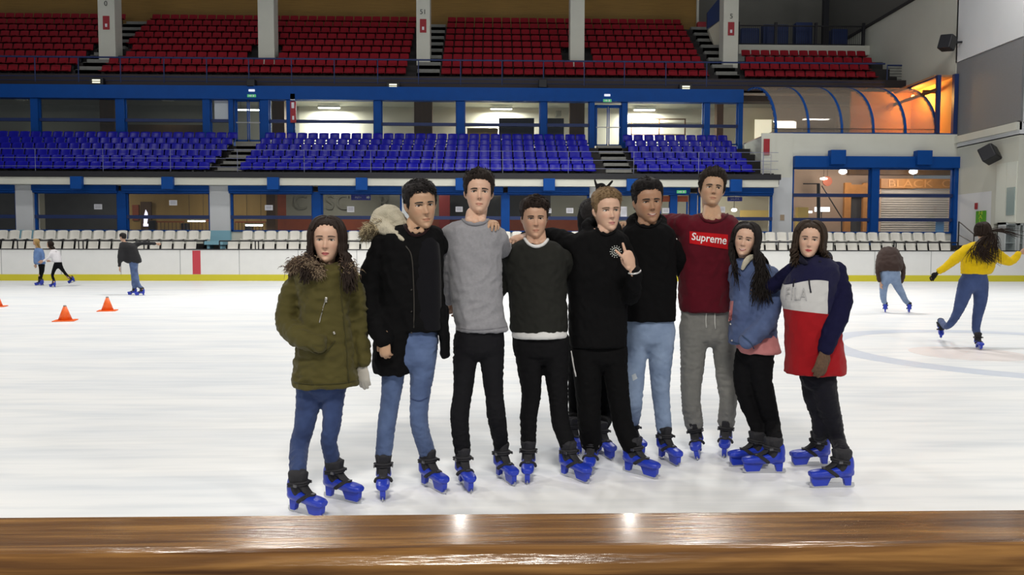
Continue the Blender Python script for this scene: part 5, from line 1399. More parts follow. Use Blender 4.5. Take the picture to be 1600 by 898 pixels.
# ================================================================== PEOPLE
SK = dict(a=(.44, .265, .18), b=(.42, .26, .165), c=(.42, .25, .16), d=(.34, .19, .115), e=(.54, .345, .25))
BLK = (.010, .008, .008); DBR = (.018, .010, .007)
F = fabric
# ---------------------------------------------------------------- 1 girl in olive parka
def p1():
    s = Person('olive', 'girl in olive parka with fur collar and blue jeans, hand in pocket', 4.25)
    s.feet([((452, 797), (503, 811)), ((508, 776), (560, 787))])
    s.head(dict(x=511, crown=341, chin=409, yaw=6, roll=1, dy=0), SK['e'], DBR, dict(top=.05, side=.05, line=.83, n=300, messy=.15, len=.08, flow=(0, .6, .2)), fem=True, lips=(.35, .08, .08),
           neck=dict(y=428, dy=.03), long=dict(n=420, vol=1.15, ends=[(480, 442, -.17, 8), (546, 458, -.15, 7)], mid=[(482, 400, -.08, 4), (545, 402, -.06, 5)], back=(520, 430, .12, 14), ragged=9, amin=52, wave=.010))
    s.legs('jeans', [(484, 585, 42), (482, 625, 39), (476, 664, 32), (468, 695, 30), (466, 730, 25)], [(524, 585, 40), (521, 625, 34), (518, 664, 29), (514, 690, 26), (511, 718, 24)], denim('indigo', (.016, .028, .095), (.055, .09, .22)), [(470, 540, 560), (466, 544, 590), (470, 540, 605)])
    coat = s.garment('parka', [(500, 528, 412, .055), (478, 544, 418, .10), (463, 552, 427, .13), (464, 550, 450), (470, 548, 490), (466, 551, 530), (460, 556, 570), (457, 562, 596), (458, 562, 601)],
                     [[(470, 425, 30, 0), (454, 462, 34, -.01), (449, 505, 36, -.02), (470, 527, 33, -.13), (500, 538, 28, -.16)], [(545, 424, 28, 0), (556, 465, 30, .02), (561, 510, 28, .03), (566, 540, 25, .02), (568, 566, 23, .0)]],
                     F('olive', (.068, .058, .015), rough=.6, namt=.18, nscale=12), dep=.135, amp=.009, f=20, yaw=6, stretch=(1, 1, 1.5))
    gb = s.gb
    V = MB(); w = L3((568, 570, 20, 0), s.D)[0]
    hand(V, w, (.02, -.05, -1), (.3, 1, 0), size=.16, curl=(14, 14, 8), thumb=-1, spread=1, r=1.5)
    me = voxmesh(V, 'mitten_glove', .004, 2); s.add('glove', me, F('greyglove', (.42, .40, .36)))
    hand(s.skin, w, (.02, -.05, -1), (.3, 1, 0), size=.14, curl=(8, 10, 8), thumb=-1, spread=2, r=.6); hand(s.skin, L3((500, 538, 20, -.02), s.D)[0], (.9, .1, -.4), (0, 1, 0), size=.12, curl=(20, 20, 20))
    # fur on the collar
    V = MB(); rs = s.rs
    for i in range(4200):
        t = rs.rand(); left = rs.rand() < .92
        c = at(*((456 + 42 * t, 418 - 7 * math.sin(t * 3) + 18 * max(0, t - .5)) if left else (538 + 16 * t, 412 + 12 * t)), s.D - .05 - .08 * t * (1 if left else .5))
        d = Vector(rs.normal(size=3)); d.z = d.z * .6 - .3; d.normalize(); c += Vector(rs.normal(size=3)) * .017; l_ = rs.uniform(.6, 1.2)
        V.path([c, c + d * .018 * l_, c + d * .032 * l_ + Vector((0, 0, -.010))], [.0024, .0018, .0005], 3, mi=int(rs.rand() < .35 + .3 * (t > .7)))
    s.mb('fur_collar', V, [mat('brown_fur', (.075, .042, .025), .7, nscale=20, namt=.5), mat('tan_fur', (.26, .19, .12), .7, nscale=20, namt=.4)])
    st = mat('zip_silver', (.55, .53, .5), .3, metal=.8)
    line_on(s, 'zip', gb, [(509, 466), (504, 484), (499, 504)], st, .003)
    line_on(s, 'zip_pull', gb, [(510, 464), (509, 472)], st, .008)
    line_on(s, 'pocket_button', gb, [(521, 518), (523, 522)], st, .007)
    line_on(s, 'front_seam', gb, [(529, 420), (534, 470), (540, 530), (545, 598)], F('olive_dark', (.045, .04, .012)), .005)
    line_on(s, 'hem_seam', gb, [(460, 597), (490, 600), (530, 599), (560, 594)], F('olive_dark', (.045, .04, .012)), .004)
    line_on(s, 'pocket_flap', gb, [(478, 541), (495, 552), (510, 549), (523, 532)], F('olive_dark', (.045, .04, .012)), .005)
    s.finish_skin(); s.hair()
    return s
# ---------------------------------------------------------------- 2 boy in black parka
def p2():
    s = Person('blackparka', 'boy in open black parka with cream hood lining, light fur trim and blue jeans', 4.40)
    s.gaze = -.1
    s.feet([((600, 762), (598, 785)), ((655, 754), (698, 774))])
    s.head(dict(x=657, crown=285, chin=356, yaw=22, roll=-6, pitch=-3, dy=-.03), SK['b'], BLK, dict(top=.075, side=.03, front=.03, line=.78, n=1300, messy=.35, len=.09, flow=(.3, -.6, .2)), neck=dict(y=378, x=652, dy=.0), wide=.97, stub=.2)
    s.legs('jeans', [(616, 570, 38), (613, 600, 34), (609, 630, 30), (604, 664, 29), (603, 700, 26)], [(663, 530, 46, -.02), (660, 575, 40), (656, 622, 31), (655, 661, 29), (654, 692, 27)], denim('mid', (.036, .062, .17), (.13, .19, .35)), [(600, 688, 505), (596, 686, 530), (600, 684, 560)])
    line_on(s, 'knee_crease_shade', s.lb, [(641, 622), (655, 626), (670, 620)], denim('indigo', (.016, .028, .095), (.055, .09, .22)), .003)  # darker denim line drawn for the shade in the knee fold
    blk = F('black', (.0025, .0025, .003), sheen=.0, namt=.3)
    s.garment('parka', [[(630, 668, 350, .05), (610, 687, 357, .09), (594, 694, 374, .12), (592, 693, 400), (594, 693, 440), (588, 696, 480), (586, 697, 515)],
                        [(588, 651, 480, .125), (585, 650, 520, .13), (583, 646, 560, .12), (584, 643, 582, .11)], [(684, 700, 480, .10), (686, 702, 520, .09), (688, 703, 556, .07)]],
              [[(600, 380, 36), (582, 425, 38), (576, 468, 40, -.01), (587, 503, 36, -.09), (600, 531, 30, -.17)],
               [(686, 382, 34, .05), (712, 376, 30, .16), (744, 368, 28, .20), (763, 356, 24, .17)]], blk, dep=.125, amp=.007, f=18)
    gb = s.gb
    s.garment('shirt', [(648, 676, 366, .04, -.055), (644, 686, 380, .06, -.06), (645, 689, 420, .06, -.07), (647, 690, 470, .06, -.07), (650, 690, 514, .06, -.06)], [], F('navyblack', (.003, .003, .005), namt=.3), dep=.06, amp=.001, skin=False)
    s.gb = gb; crew_neck(s, ((635, 357), (650, 368), (668, 358)), F('dark_collar', (.012, .003, .004)))
    line_on(s, 'front_zip', gb, [(634, 384), (643, 400), (646, 440), (647, 490), (645, 530), (640, 574)], mat('dull_zip', (.05, .045, .04), .4, metal=.5), .004)
    for py in (452, 486, 519, 548): line_on(s, 'snap_button', gb, [(642.5, py), (643.5, py + 1.2)], mat('dull_zip', (.05, .045, .04), .4, metal=.5), .006)
    # hanging hand
    hand(s.skin, L3((601, 528, 20, -.175), s.D)[0], (.03, -.05, -1), (.25, 1, 0), size=.165, curl=(28, 38, 25), thumb=-1, spread=2)
    # hand over the neighbour's shoulder
    hand(s.skin, at(764, 352, s.D + .12), (.18, -.55, .10), (-.1, -.3, -1), size=.17, curl=(28, 42, 30), thumb=-1, spread=5)
    V = MB(); rs = s.rs     # hood lining
    limb(V, [at(628, 352, s.D + .02), at(612, 334, s.D + .04), at(597, 336, s.D + .05), at(592, 350, s.D + .04), at(608, 360, s.D - .04), at(630, 374, s.D - .11)], [.045, .05, .05, .05, .04, .012], n=14)
    me = voxmesh(V, 'hood_lining', .007, 3); wrinkle(me, .006, 30, 4); s.add('hood_lining', me, F('cream', (.50, .46, .36), bump=.8, bscale=180))
    V = MB()
    for i in range(2600):
        t = rs.rand(); c = at(569 + 30 * t, 366 - 16 * t + rs.normal() * 4, s.D + .02 + rs.normal() * .02)
        d = Vector((rs.normal() * .6 - .45, rs.normal() * .6, rs.normal() * .7)).normalized(); l_ = rs.uniform(.6, 1.25)
        V.path([c, c + d * .022 * l_, c + d * .042 * l_ + Vector((0, 0, -.008))], [.0024, .0017, .0004], 3, mi=int(rs.rand() < .3))
    s.mb('fur_trim', V, [mat('light_fur', (.40, .33, .20), .7, nscale=20, namt=.4), mat('dark_fur', (.10, .07, .04), .7)])
    s.finish_skin(); s.hair()
# ---------------------------------------------------------------- 3 boy in grey sweater
def p3():
    s = Person('grey', 'tall boy in long light grey sweater and black trousers', 4.50)
    s.feet([((717, 750), (737, 773)), ((776, 742), (803, 760))])
    s.head(dict(x=748, crown=270, chin=334, yaw=4, pitch=4, roll=1, dy=0), SK['e'], (.014, .009, .007), dict(top=.105, side=.045, front=.05, line=.79, n=1800, messy=.7, len=.10, flow=(-.2, -.5, .5)), neck=dict(y=356, x=744, dy=.02), wide=.95)
    s.legs('trousers', [(729, 530, 42), (726, 570, 37), (723, 615, 31), (718, 652, 30), (718, 688, 27)], [(768, 530, 42), (769, 570, 37), (772, 613, 30), (776, 650, 30), (779, 680, 25)], F('charcoal', (.008, .008, .010), sheen=0), [(712, 788, 500), (709, 790, 520), (708, 790, 545)])
    s.garment('sweater', [(725, 763, 342, .05), (709, 775, 347, .09), (693, 783, 356, .11), (689, 786, 370), (699, 784, 410), (703, 785, 450), (708, 788, 490), (712, 794, 512), (713, 795, 516)],
              [[(700, 372, 28), (699, 400, 27, .0), (702, 435, 25, .06), (700, 468, 22, .14)], [(779, 370, 30), (785, 386, 27, .13), (796, 400, 24, .30), (810, 410, 22, .42)]],
              F('heather', (.24, .24, .26), namt=.16, nscale=70), dep=.12, amp=.0055, f=17, stretch=(1, 1, 1.4))
    crew_neck(s, ((724, 344), (743, 351), (763, 343)), F('heather_dark', (.19, .19, .21)))
    line_on(s, 'hem_rib', s.gb, [(715, 512), (740, 515), (770, 513), (793, 510)], F('heather_dark', (.19, .19, .21)), .003)
    hand(s.skin, L3((700, 470, 20, .14), s.D)[0], (-.6, .5, -.3), (0, 1, 0), size=.16, curl=(20, 25, 20)); hand(s.skin, L3((812, 411, 20, .43), s.D)[0], (.7, .1, -.4), (0, -1, 0), size=.16, curl=(20, 25, 20))
    s.finish_skin(); s.hair()
# ---------------------------------------------------------------- 4 boy in dark green sweater
def p4():
    s = Person('green', 'shorter boy in dark green-black sweater with white shirt showing at neck and hem', 4.72)
    s.feet([((826, 739), (824, 757)), ((878, 741), (915, 755))])
    s.head(dict(x=835, crown=312, chin=371, yaw=3, roll=-1, dy=-.02, pitch=-2), SK['a'], DBR, dict(top=.125, side=.04, front=.06, line=.78, n=1600, messy=.45, len=.11, flow=(.5, -.4, .3)), neck=dict(y=386, x=836, dy=.01, r=1.05), wide=1.05)
    s.legs('trousers', [(824, 530, 48), (827, 570, 40), (830, 615, 31), (826, 650, 28), (826, 684, 25)], [(868, 530, 44), (869, 580, 38), (873, 627, 30), (876, 660, 29), (879, 685, 26)], F('blacktrouser', (.005, .005, .006), sheen=0), [(799, 887, 500), (798, 888, 525), (800, 888, 550)])
    s.garment('sweater', [(817, 856, 374, .055), (803, 871, 380, .10), (790, 882, 390, .12), (786, 886, 408), (792, 886, 440), (796, 887, 480), (797, 888, 512), (799, 887, 517)],
              [[(795, 402, 30), (792, 430, 28, .05), (770, 462, 24, .05), (728, 478, 20, .03)], [(879, 402, 30), (890, 432, 28, .12), (905, 462, 24, .22), (918, 480, 22, .28)]],
              F('greenblack', (.016, .0165, .0145), namt=.2, sheen=0), dep=.13, amp=.005, f=18)
    gb4 = s.gb
    s.garment('t_shirt', [(801, 885, 506, .122), (799, 887, 520, .130), (799, 887, 526, .130)], [], F('white', (.62, .62, .62)), dep=.128, amp=.002, skin=False)
    s.gb = gb4; crew_neck(s, ((820, 373), (838, 385), (857, 372)), F('white', (.62, .62, .62)), r=.010)
    hand(s.skin, at(724, 479, s.D + .02), (-1, -.62, -.08), (-.3, .9, 0), size=.165, curl=(20, 35, 25), thumb=1, spread=4)
    hand(s.skin, L3((920, 482, 20, .28), s.D)[0], (.7, .1, -.4), (0, -1, 0), size=.16, curl=(20, 25, 20))
    s.finish_skin(); s.hair()
# ---------------------------------------------------------------- 5 blond boy
def p5():
    s = Person('blond', 'blond boy all in black with round white chest emblem, making a V sign', 4.80)
    s.gaze = .25
    s.feet([((925, 728), (920, 746)), ((977, 736), (1022, 748))])
    s.head(dict(x=948, crown=298, chin=361, yaw=10, roll=-3, dy=-.02), SK['e'], (.19, .125, .065), dict(top=.085, side=.015, front=.03, line=.80, n=1500, messy=.5, len=.09, flow=(.5, -.5, .3)), brow=(.14, .09, .05), neck=dict(y=378, x=942, dy=.01), wide=.97, lips=(.40, .16, .14), eye_col=(.08, .09, .08))
    s.legs('track_trousers', [(915, 545, 48), (918, 590, 44), (920, 630, 39), (921, 660, 37), (922, 684, 36)], [(958, 545, 46), (963, 590, 38), (968, 630, 34), (974, 665, 33), (981, 690, 33)], F('black2', (.0025, .0025, .003), sheen=.0), [(890, 979, 510), (889, 980, 535), (892, 982, 560)], over=.03)
    line_on(s, 'white_side_stripe', s.lb, [(893, 548), (896, 568), (900, 588)], F('white', (.62, .62, .62)), .006)
    s.garment('hoodie', [(918, 964, 358, .07), (902, 974, 364, .10), (886, 984, 376, .12), (884, 984, 410), (887, 982, 450), (888, 980, 500), (889, 980, 540)],
              [[(895, 384, 36), (870, 372, 32, .10), (842, 372, 28, .13), (820, 374, 24, .07)], [(974, 392, 34), (984, 432, 34, -.02), (984, 462, 32, -.06), (989, 446, 27, -.20), (991, 424, 23, -.27)]],
              F('black', (.0025, .0025, .003), sheen=.0, namt=.3), dep=.13, amp=.006, f=17,
              extra=lambda V: limb(V, [at(924, 362, s.D - .03), at(916, 352, s.D + .05), at(938, 346, s.D + .13), at(962, 353, s.D + .07), at(963, 363, s.D - .02)], [.022, .034, .045, .034, .022], n=14))
    gb = s.gb; crew_neck(s, ((934, 359), (947, 367), (961, 360)), F('black', (.0025, .0025, .003), sheen=.0, namt=.3))
    Vm = mat('emblem_print', (.45, .47, .45), .7)
    ctr = (962, 393)
    V = MB()
    for k in range(14):
        a = 2 * PI * k / 14; p = [s.hit(gb, ctr[0] + rr * math.cos(a), ctr[1] + rr * math.sin(a) * 1.05, .004) for rr in (7.5, 9.2)]; V.path(p, .0028, 5)
    for rr, t0, t1 in ((5.8, 0, 2 * PI), (2.8, .6, 5.2)):
        V.path([s.hit(gb, ctr[0] + rr * math.cos(a), ctr[1] + rr * math.sin(a), .004) for a in np.linspace(t0, t1, 22)], .0028, 5)
    s.mb('round_chest_emblem', V, Vm)
    # V-sign hand, palm side towards the viewer's left
    hand(s.skin, at(988, 420, s.D - .29), (-.36, -.12, .93), (-.35, .93, .1), size=.185, thumb=1, curl=(75, 88, 50), per={0: (2, 3, 2), 1: (3, 4, 3)}, thumb_in=.5, spreads=(24, -8, -6, -12))
    V = MB(); c = at(991, 424, s.D - .275); ax = Vector((-.2, -.3, .93)).normalized(); u = ax.orthogonal().normalized(); w = ax.cross(u)
    V.path([c + (u * math.cos(a) + w * math.sin(a)) * .037 for a in np.linspace(0, 2 * PI, 25)], .006, 6); s.mb('bracelet', V, mat('bracelet_silver', (.6, .6, .6), .3, metal=.8))
    hand(s.skin, at(819, 368, s.D + .0), (-.62, -.62, -.22), (.12, .45, -.9), size=.18, curl=(26, 34, 26), thumb=-1, spread=6)
    s.finish_skin(); s.hair()
# ---------------------------------------------------------------- 6 smiling boy, black hoodie, light jeans
def p6():
    s = Person('smile', 'smiling dark-haired boy in black hoodie and ripped light blue jeans', 5.10)
    s.feet([((982, 700), (1002, 712)), ((1030, 714), (1059, 729))])
    s.head(dict(x=1012, crown=284, chin=349, yaw=4, roll=-3, dy=-.02), SK['d'], BLK, dict(top=.11, side=.03, front=.06, line=.79, n=1500, messy=.3, len=.10, flow=(-.5, -.4, .3)), smile=1, neck=dict(y=366, x=1010, dy=.01), wide=1.02, lips=(.30, .12, .10))
    s.legs('ripped_jeans', [(993, 515, 42), (992, 560, 36), (991, 605, 30), (990, 635, 27), (990, 655, 26)], [(1034, 515, 44), (1032, 560, 38), (1032, 603, 30), (1034, 632, 27), (1036, 655, 25)], denim('light', (.13, .20, .36), (.30, .39, .55)), [(973, 1055, 490), (973, 1055, 510), (975, 1053, 530)])
    patch(s, 'torn_knee', s.lb, [(987, 586), (993, 583), (996, 591), (989, 595)], F('pale_thread', (.42, .47, .52)), n=5, off=.001)
    s.garment('hoodie', [(988, 1036, 347, .07), (977, 1046, 354, .10), (967, 1055, 366, .12), (968, 1056, 400), (972, 1057, 440), (972, 1056, 480), (972, 1056, 500)],
              [[(972, 384, 28), (962, 415, 28, .10), (948, 450, 24, .2), (930, 470, 22, .25)], [(1050, 384, 28, .02), (1062, 410, 27, .08), (1078, 438, 24, .18), (1095, 450, 22, .26)]],
              F('black', (.0025, .0025, .003), sheen=.0, namt=.3), dep=.125, amp=.006, f=17,
              extra=lambda V: limb(V, [at(994, 356, s.D - .06), at(986, 346, s.D + .02), at(1010, 338, s.D + .12), at(1035, 346, s.D + .02), at(1028, 357, s.D - .06)], [.02, .034, .045, .034, .02], n=14))
    crew_neck(s, ((994, 347), (1011, 355), (1030, 347)), F('black', (.0025, .0025, .003), sheen=.0, namt=.3))
    hand(s.skin, L3((928, 472, 20, .25), s.D)[0], (-.7, .1, -.4), (0, -1, 0), size=.16); hand(s.skin, L3((1097, 451, 20, .26), s.D)[0], (.7, .1, -.4), (0, -1, 0), size=.16)
    s.finish_skin(); s.hair()
# ---------------------------------------------------------------- 7 tall boy in maroon sweatshirt
def p7():
    s = Person('maroon', 'tallest boy, in maroon sweatshirt with a red box logo and grey jogging trousers', 5.20)
    s.gaze = .2
    s.feet([((1095, 703), (1090, 721), dict(lean=12)), ((1135, 700), (1131, 717))])
    s.head(dict(x=1112, crown=269, chin=325, yaw=-6, pitch=9, roll=6, dy=.02), SK['b'], (.016, .010, .007), dict(top=.12, side=.035, front=.07, line=.80, n=2000, messy=1.0, len=.10, flow=(.3, -.3, .6)), neck=dict(y=342, x=1113, dy=.04), wide=.97, smile=.3)
    s.legs('jogging_trousers', [(1083, 510, 44), (1083, 550, 40), (1080, 600, 33), (1080, 630, 30), (1081, 650, 30)], [(1130, 510, 42), (1133, 550, 38), (1136, 600, 32), (1138, 625, 28), (1138, 643, 27)], F('joggrey', (.19, .19, .18), namt=.15), [(1062, 1150, 475), (1062, 1150, 500), (1063, 1151, 525)], amp=.005)
    st = F('drawcord', (.5, .5, .48))
    for a in ([(1104, 487), (1103, 500), (1104, 512)], [(1117, 487), (1117, 502), (1118, 514)]): line_on(s, 'drawcord', s.lb, a, st, .004)
    s.garment('sweatshirt', [(1094, 1134, 334, .06), (1078, 1146, 339, .10), (1062, 1155, 349, .125), (1059, 1158, 368), (1060, 1156, 410), (1060, 1152, 445), (1060, 1147, 475), (1064, 1144, 486)],
              [[(1070, 354, 40), (1050, 352, 36, .08), (1015, 355, 31, .17), (985, 354, 26, .10)], [(1147, 362, 36), (1164, 398, 32, .10), (1176, 435, 28, .2), (1182, 460, 24, .24)]],
              F('maroon', (.085, .004, .011), namt=.15), dep=.13, amp=.008, f=15, stretch=(1, 1, .8))
    gb = s.gb
    crew_neck(s, ((1094, 337), (1112, 347), (1134, 338)), F('maroon_dark', (.060, .003, .008)))
    q = [(1077.5, 361), (1137.5, 366.5), (1137, 389.5), (1077.5, 380)]
    patch(s, 'red_box_logo', gb, q, F('boxred', (.42, .006, .010), bump=0), off=.004)
    drape_text(s, 'logo_lettering', gb, 'Supreme', [(1080.5, 363.0), (1135.5, 368.5), (1135, 386.5), (1080.5, 378)], F('logowhite', (.75, .72, .72), bump=0), off=.008, shear=.15, offset=.012)
    hand(s.skin, at(983, 353, s.D + .06), (-.5, -.55, .12), (-.1, -.3, -1), size=.18, curl=(28, 36, 26), thumb=-1, spread=7)
    hand(s.skin, L3((1183, 464, 20, .24), s.D)[0], (.3, .1, -1), (0, -1, 0), size=.17)
    s.finish_skin(); s.hair()
# ---------------------------------------------------------------- 8 girl in denim jacket
def p8():
    s = Person('denimgirl', 'smiling girl with very long dark hair, denim jacket, pink top and black leggings', 4.90)
    s.feet([((1196, 727), (1147, 729)), ((1224, 739), (1167, 739))])
    s.head(dict(x=1165, crown=349, chin=400, yaw=-26, roll=9, pitch=0, dy=-.03), SK['e'], (.010, .007, .006), dict(top=.05, side=.05, line=.84, n=250, messy=.15, len=.08, flow=(0, .6, .2)), fem=True, smile=1, lips=(.36, .12, .12),
           neck=dict(y=416, x=1172, dy=.02), long=dict(n=560, vol=1.25, ends=[(1150, 446, -.12, 4), (1190, 474, -.15, 11)], mid=[(1146, 414, -.01, 2), (1192, 412, -.10, 5)], back=(1210, 474, .04, 6), ragged=16, amin=54, amin_l=84, wave=.010, bias=.2))
    s.legs('leggings', [(1170, 545, 40, .03), (1162, 590, 33, .04), (1168, 630, 26, .04), (1178, 655, 22, .03), (1184, 675, 22)], [(1190, 545, 42, -.03), (1190, 590, 34, -.04), (1200, 635, 29, -.03), (1207, 662, 25, -.02), (1208, 680, 24)], F('blacklegging', (.004, .004, .005), sheen=0), [(1156, 1208, 515), (1151, 1208, 545), (1152, 1206, 560)])
    s.garment('pink_top', [(1150, 1205, 505, .09), (1148, 1212, 520, .10), (1150, 1216, 535, .12), (1153, 1219, 548, .135), (1153, 1218, 550, .135)], [], F('pink', (.50, .20, .20)), dep=.12, amp=.004, skin=False)
    jk = denim('jacket', (.035, .055, .16), (.12, .17, .32))
    s.garment('denim_jacket', [(1150, 1182, 404, .06), (1144, 1198, 412, .09), (1140, 1210, 425, .11), (1141, 1213, 450), (1141, 1213, 490), (1138, 1213, 520), (1138, 1213, 536)],
              [[(1200, 428, 32), (1206, 462, 32, -.06), (1200, 496, 31, -.11), (1180, 520, 29, -.13), (1166, 535, 25, -.12)], [(1152, 428, 24, .10), (1142, 440, 22, .30), (1132, 445, 20, .46)]],
              jk, dep=.115, amp=.008, f=22)
    gb = s.gb
    patch(s, 'top_front', gb, [(1141, 470), (1146, 470), (1143, 500), (1138, 502)], F('pink', (.50, .20, .20)), off=.006)
    dk = denim('seam', (.025, .05, .11), (.05, .09, .18))
    line_on(s, 'cuff_seam', gb, [(1160, 524), (1172, 534), (1178, 545)], dk, .004)
    line_on(s, 'jacket_hem', gb, [(1141, 532), (1150, 536), (1156, 537)], dk, .004)
    line_on(s, 'jacket_button', gb, [(1141, 505), (1142, 507)], mat('zip_silver', (.55, .53, .5), .3, metal=.8), .006)
    line_on(s, 'jacket_button', gb, [(1143, 531), (1144, 533)], mat('zip_silver', (.55, .53, .5), .3, metal=.8), .006)
    V = MB(); limb(V, [at(1160, 420, s.D - .10), at(1166, 408, s.D - .11), at(1174, 402, s.D - .07), at(1190, 400, s.D + .02)], [.012, .02, .02, .018], flat=.6); me = voxmesh(V, 'hood_edge', .005, 2); s.add('light_collar', me, F('cream', (.50, .46, .36)))
    hand(s.skin, L3((1168, 528, 20, -.06), s.D)[0], (.3, .3, -.8), (0, 1, 0), size=.13, curl=(30, 40, 30)); hand(s.skin, L3((1130, 446, 18, .48), s.D)[0], (-.7, .1, -.4), (0, -1, 0), size=.14)
    s.finish_skin(); s.hair()
# ---------------------------------------------------------------- 9 girl in tricolour hoodie
def p9():
    s = Person('tricolour', 'girl in navy, white and red hoodie with brown glove and black leggings', 4.62)
    s.feet([((1295, 727), (1241, 729)), ((1331, 761), (1272, 762))])
    s.head(dict(x=1265, crown=347, chin=402, yaw=-22, roll=5, dy=-.03), SK['e'], (.030, .018, .011), dict(top=.05, side=.05, line=.83, n=300, messy=.2, len=.08, flow=(0, .6, .2)), fem=True, lips=(.42, .06, .06), smile=.2,
           neck=dict(y=415, x=1270, dy=.01), long=dict(n=380, vol=1.3, ends=[(1242, 416, -.04, 4), (1291, 410, -.02, 5)], back=(1282, 412, .10, 12), ragged=5, amin=58, wave=.012))
    s.legs('leggings', [(1272, 580, 44, .03), (1272, 620, 33, .03), (1279, 650, 24, .03), (1281, 680, 21, .02), (1283, 690, 21)], [(1283, 580, 46, -.03), (1290, 620, 38, -.03), (1300, 655, 31, -.03), (1308, 685, 25, -.02), (1312, 703, 23)], F('blacklegging2', (.006, .006, .011)), [(1246, 1306, 550), (1247, 1306, 575), (1250, 1304, 595)])
    D = s.D; z1 = at(1270, 437, D - .1).z; z2 = at(1270, 488, D - .1).z; x0 = at(1293, 450, D - .1).x
    armx = at(1296, 460, D - .1).x
    r0 = s.root.location; xc = at(1262, 450, D).x - r0.x; xa_ = at(1290, 450, D - .1).x - r0.x
    mt = F('tricolour', (.5, .5, .5)); nt = mt.node_tree; bs = nt.nodes['Principled BSDF']
    tc = nt.nodes.new('ShaderNodeTexCoord'); sp = nt.nodes.new('ShaderNodeSeparateXYZ'); nt.links.new(tc.outputs['Object'], sp.inputs[0])
    def mth(op, a, b_):
        n = nt.nodes.new('ShaderNodeMath'); n.operation = op
        for k_, v_ in enumerate((a, b_)):
            if isinstance(v_, (int, float)): n.inputs[k_].default_value = v_
            else: nt.links.new(v_, n.inputs[k_])
        return n.outputs[0]
    dx = mth('SUBTRACT', sp.outputs[0], xc)
    isup = mth('GREATER_THAN', mth('ADD', sp.outputs[2], mth('MULTIPLY', mth('MULTIPLY', dx, dx), 1.6)), z1)
    isarm = mth('MULTIPLY', mth('GREATER_THAN', sp.outputs[0], xa_), 1.0)
    isred = mth('LESS_THAN', mth('ADD', sp.outputs[2], mth('MULTIPLY', dx, .10)), z2)
    navy_m = mth('MAXIMUM', isup, isarm)
    m1 = nt.nodes.new('ShaderNodeMix'); m1.data_type = 'RGBA'; m1.inputs[6].default_value = (.50, .50, .50, 1); m1.inputs[7].default_value = (.008, .008, .035, 1); nt.links.new(navy_m, m1.inputs[0])
    m2 = nt.nodes.new('ShaderNodeMix'); m2.data_type = 'RGBA'; m2.inputs[7].default_value = (.28, .006, .010, 1); nt.links.new(isred, m2.inputs[0]); nt.links.new(m1.outputs[2], m2.inputs[6]); nt.links.new(m2.outputs[2], bs.inputs['Base Color'])
    s.garment('hoodie', [(1254, 1290, 400, .06), (1244, 1302, 408, .10), (1234, 1310, 420, .13), (1226, 1312, 440, .14), (1221, 1311, 462, .14), (1226, 1312, 488, .14), (1228, 1313, 530, .15), (1228, 1319, 560, .155), (1227, 1320, 582, .155)],
              [], mt, dep=.145, amp=.005, f=14)
    gb = s.gb
    navy = F('navy', (.006, .006, .030), namt=.2, sheen=0)
    s.garment('sleeve', None, [[(1303, 422, 36, -.02), (1312, 460, 38, -.07), (1310, 490, 35, -.11), (1298, 520, 30, -.15), (1289, 546, 24, -.17)]], navy, amp=.006, f=20)
    s.garment('sleeve', None, [[(1240, 424, 30, .02), (1222, 436, 26, .10), (1204, 448, 24, .16)]], navy, amp=.005, f=20)
    s.garment('hood', None, [], F('navyhood', (.006, .006, .018)), amp=.004, extra=lambda V: limb(V, [at(1260, 411, D - .10), at(1252, 404, D - .02), at(1272, 396, D + .10), at(1294, 402, D + .03), at(1280, 411, D - .09)], [.012, .024, .045, .030, .014], n=14))
    for a in ([(1242, 436), (1240, 442), (1239.5, 448)], [(1264, 436), (1265, 446), (1267, 457)]): line_on(s, 'hood_cord', gb, a, F('darkcord', (.01, .01, .02)), .0045)
    drape_text(s, 'chest_lettering', gb, 'FILA', [(1228, 449), (1262, 450), (1261, 470), (1227, 468)], F('lettergrey', (.34, .34, .36)), off=.004, offset=0)
    drape_text(s, 'chest_lettering_fill', gb, 'FILA', [(1229, 450.2), (1261, 451.2), (1260, 468.8), (1228, 466.8)], F('letterfill', (.46, .46, .46)), off=.007, offset=-.02)
    V = MB(); w = at(1287, 548, D - .18)
    hand(V, w, (-.16, -.05, -.97), (-.25, 1, 0), size=.185, curl=(12, 16, 12), thumb=1, spread=4, r=1.55)
    me = voxmesh(V, 'glove', .004, 2); s.add('glove', me, mat('brown_knit', (.10, .055, .03), .9, nscale=90, namt=.6, bump=.6, bscale=250))
    hand(s.skin, w, (-.16, -.05, -.97), (-.25, 1, 0), size=.165, curl=(14, 18, 14), thumb=1, spread=5, r=.7)
    hand(s.skin, L3((1200, 450, 18, .18), D)[0], (-.8, .1, -.3), (0, -1, 0), size=.14)
    line_on(s, 'white_cuff_mark', s.gb if False else gb, [(1306, 517), (1312, 519)], F('white', (.62, .62, .62)), .006)
    s.finish_skin(); s.hair()
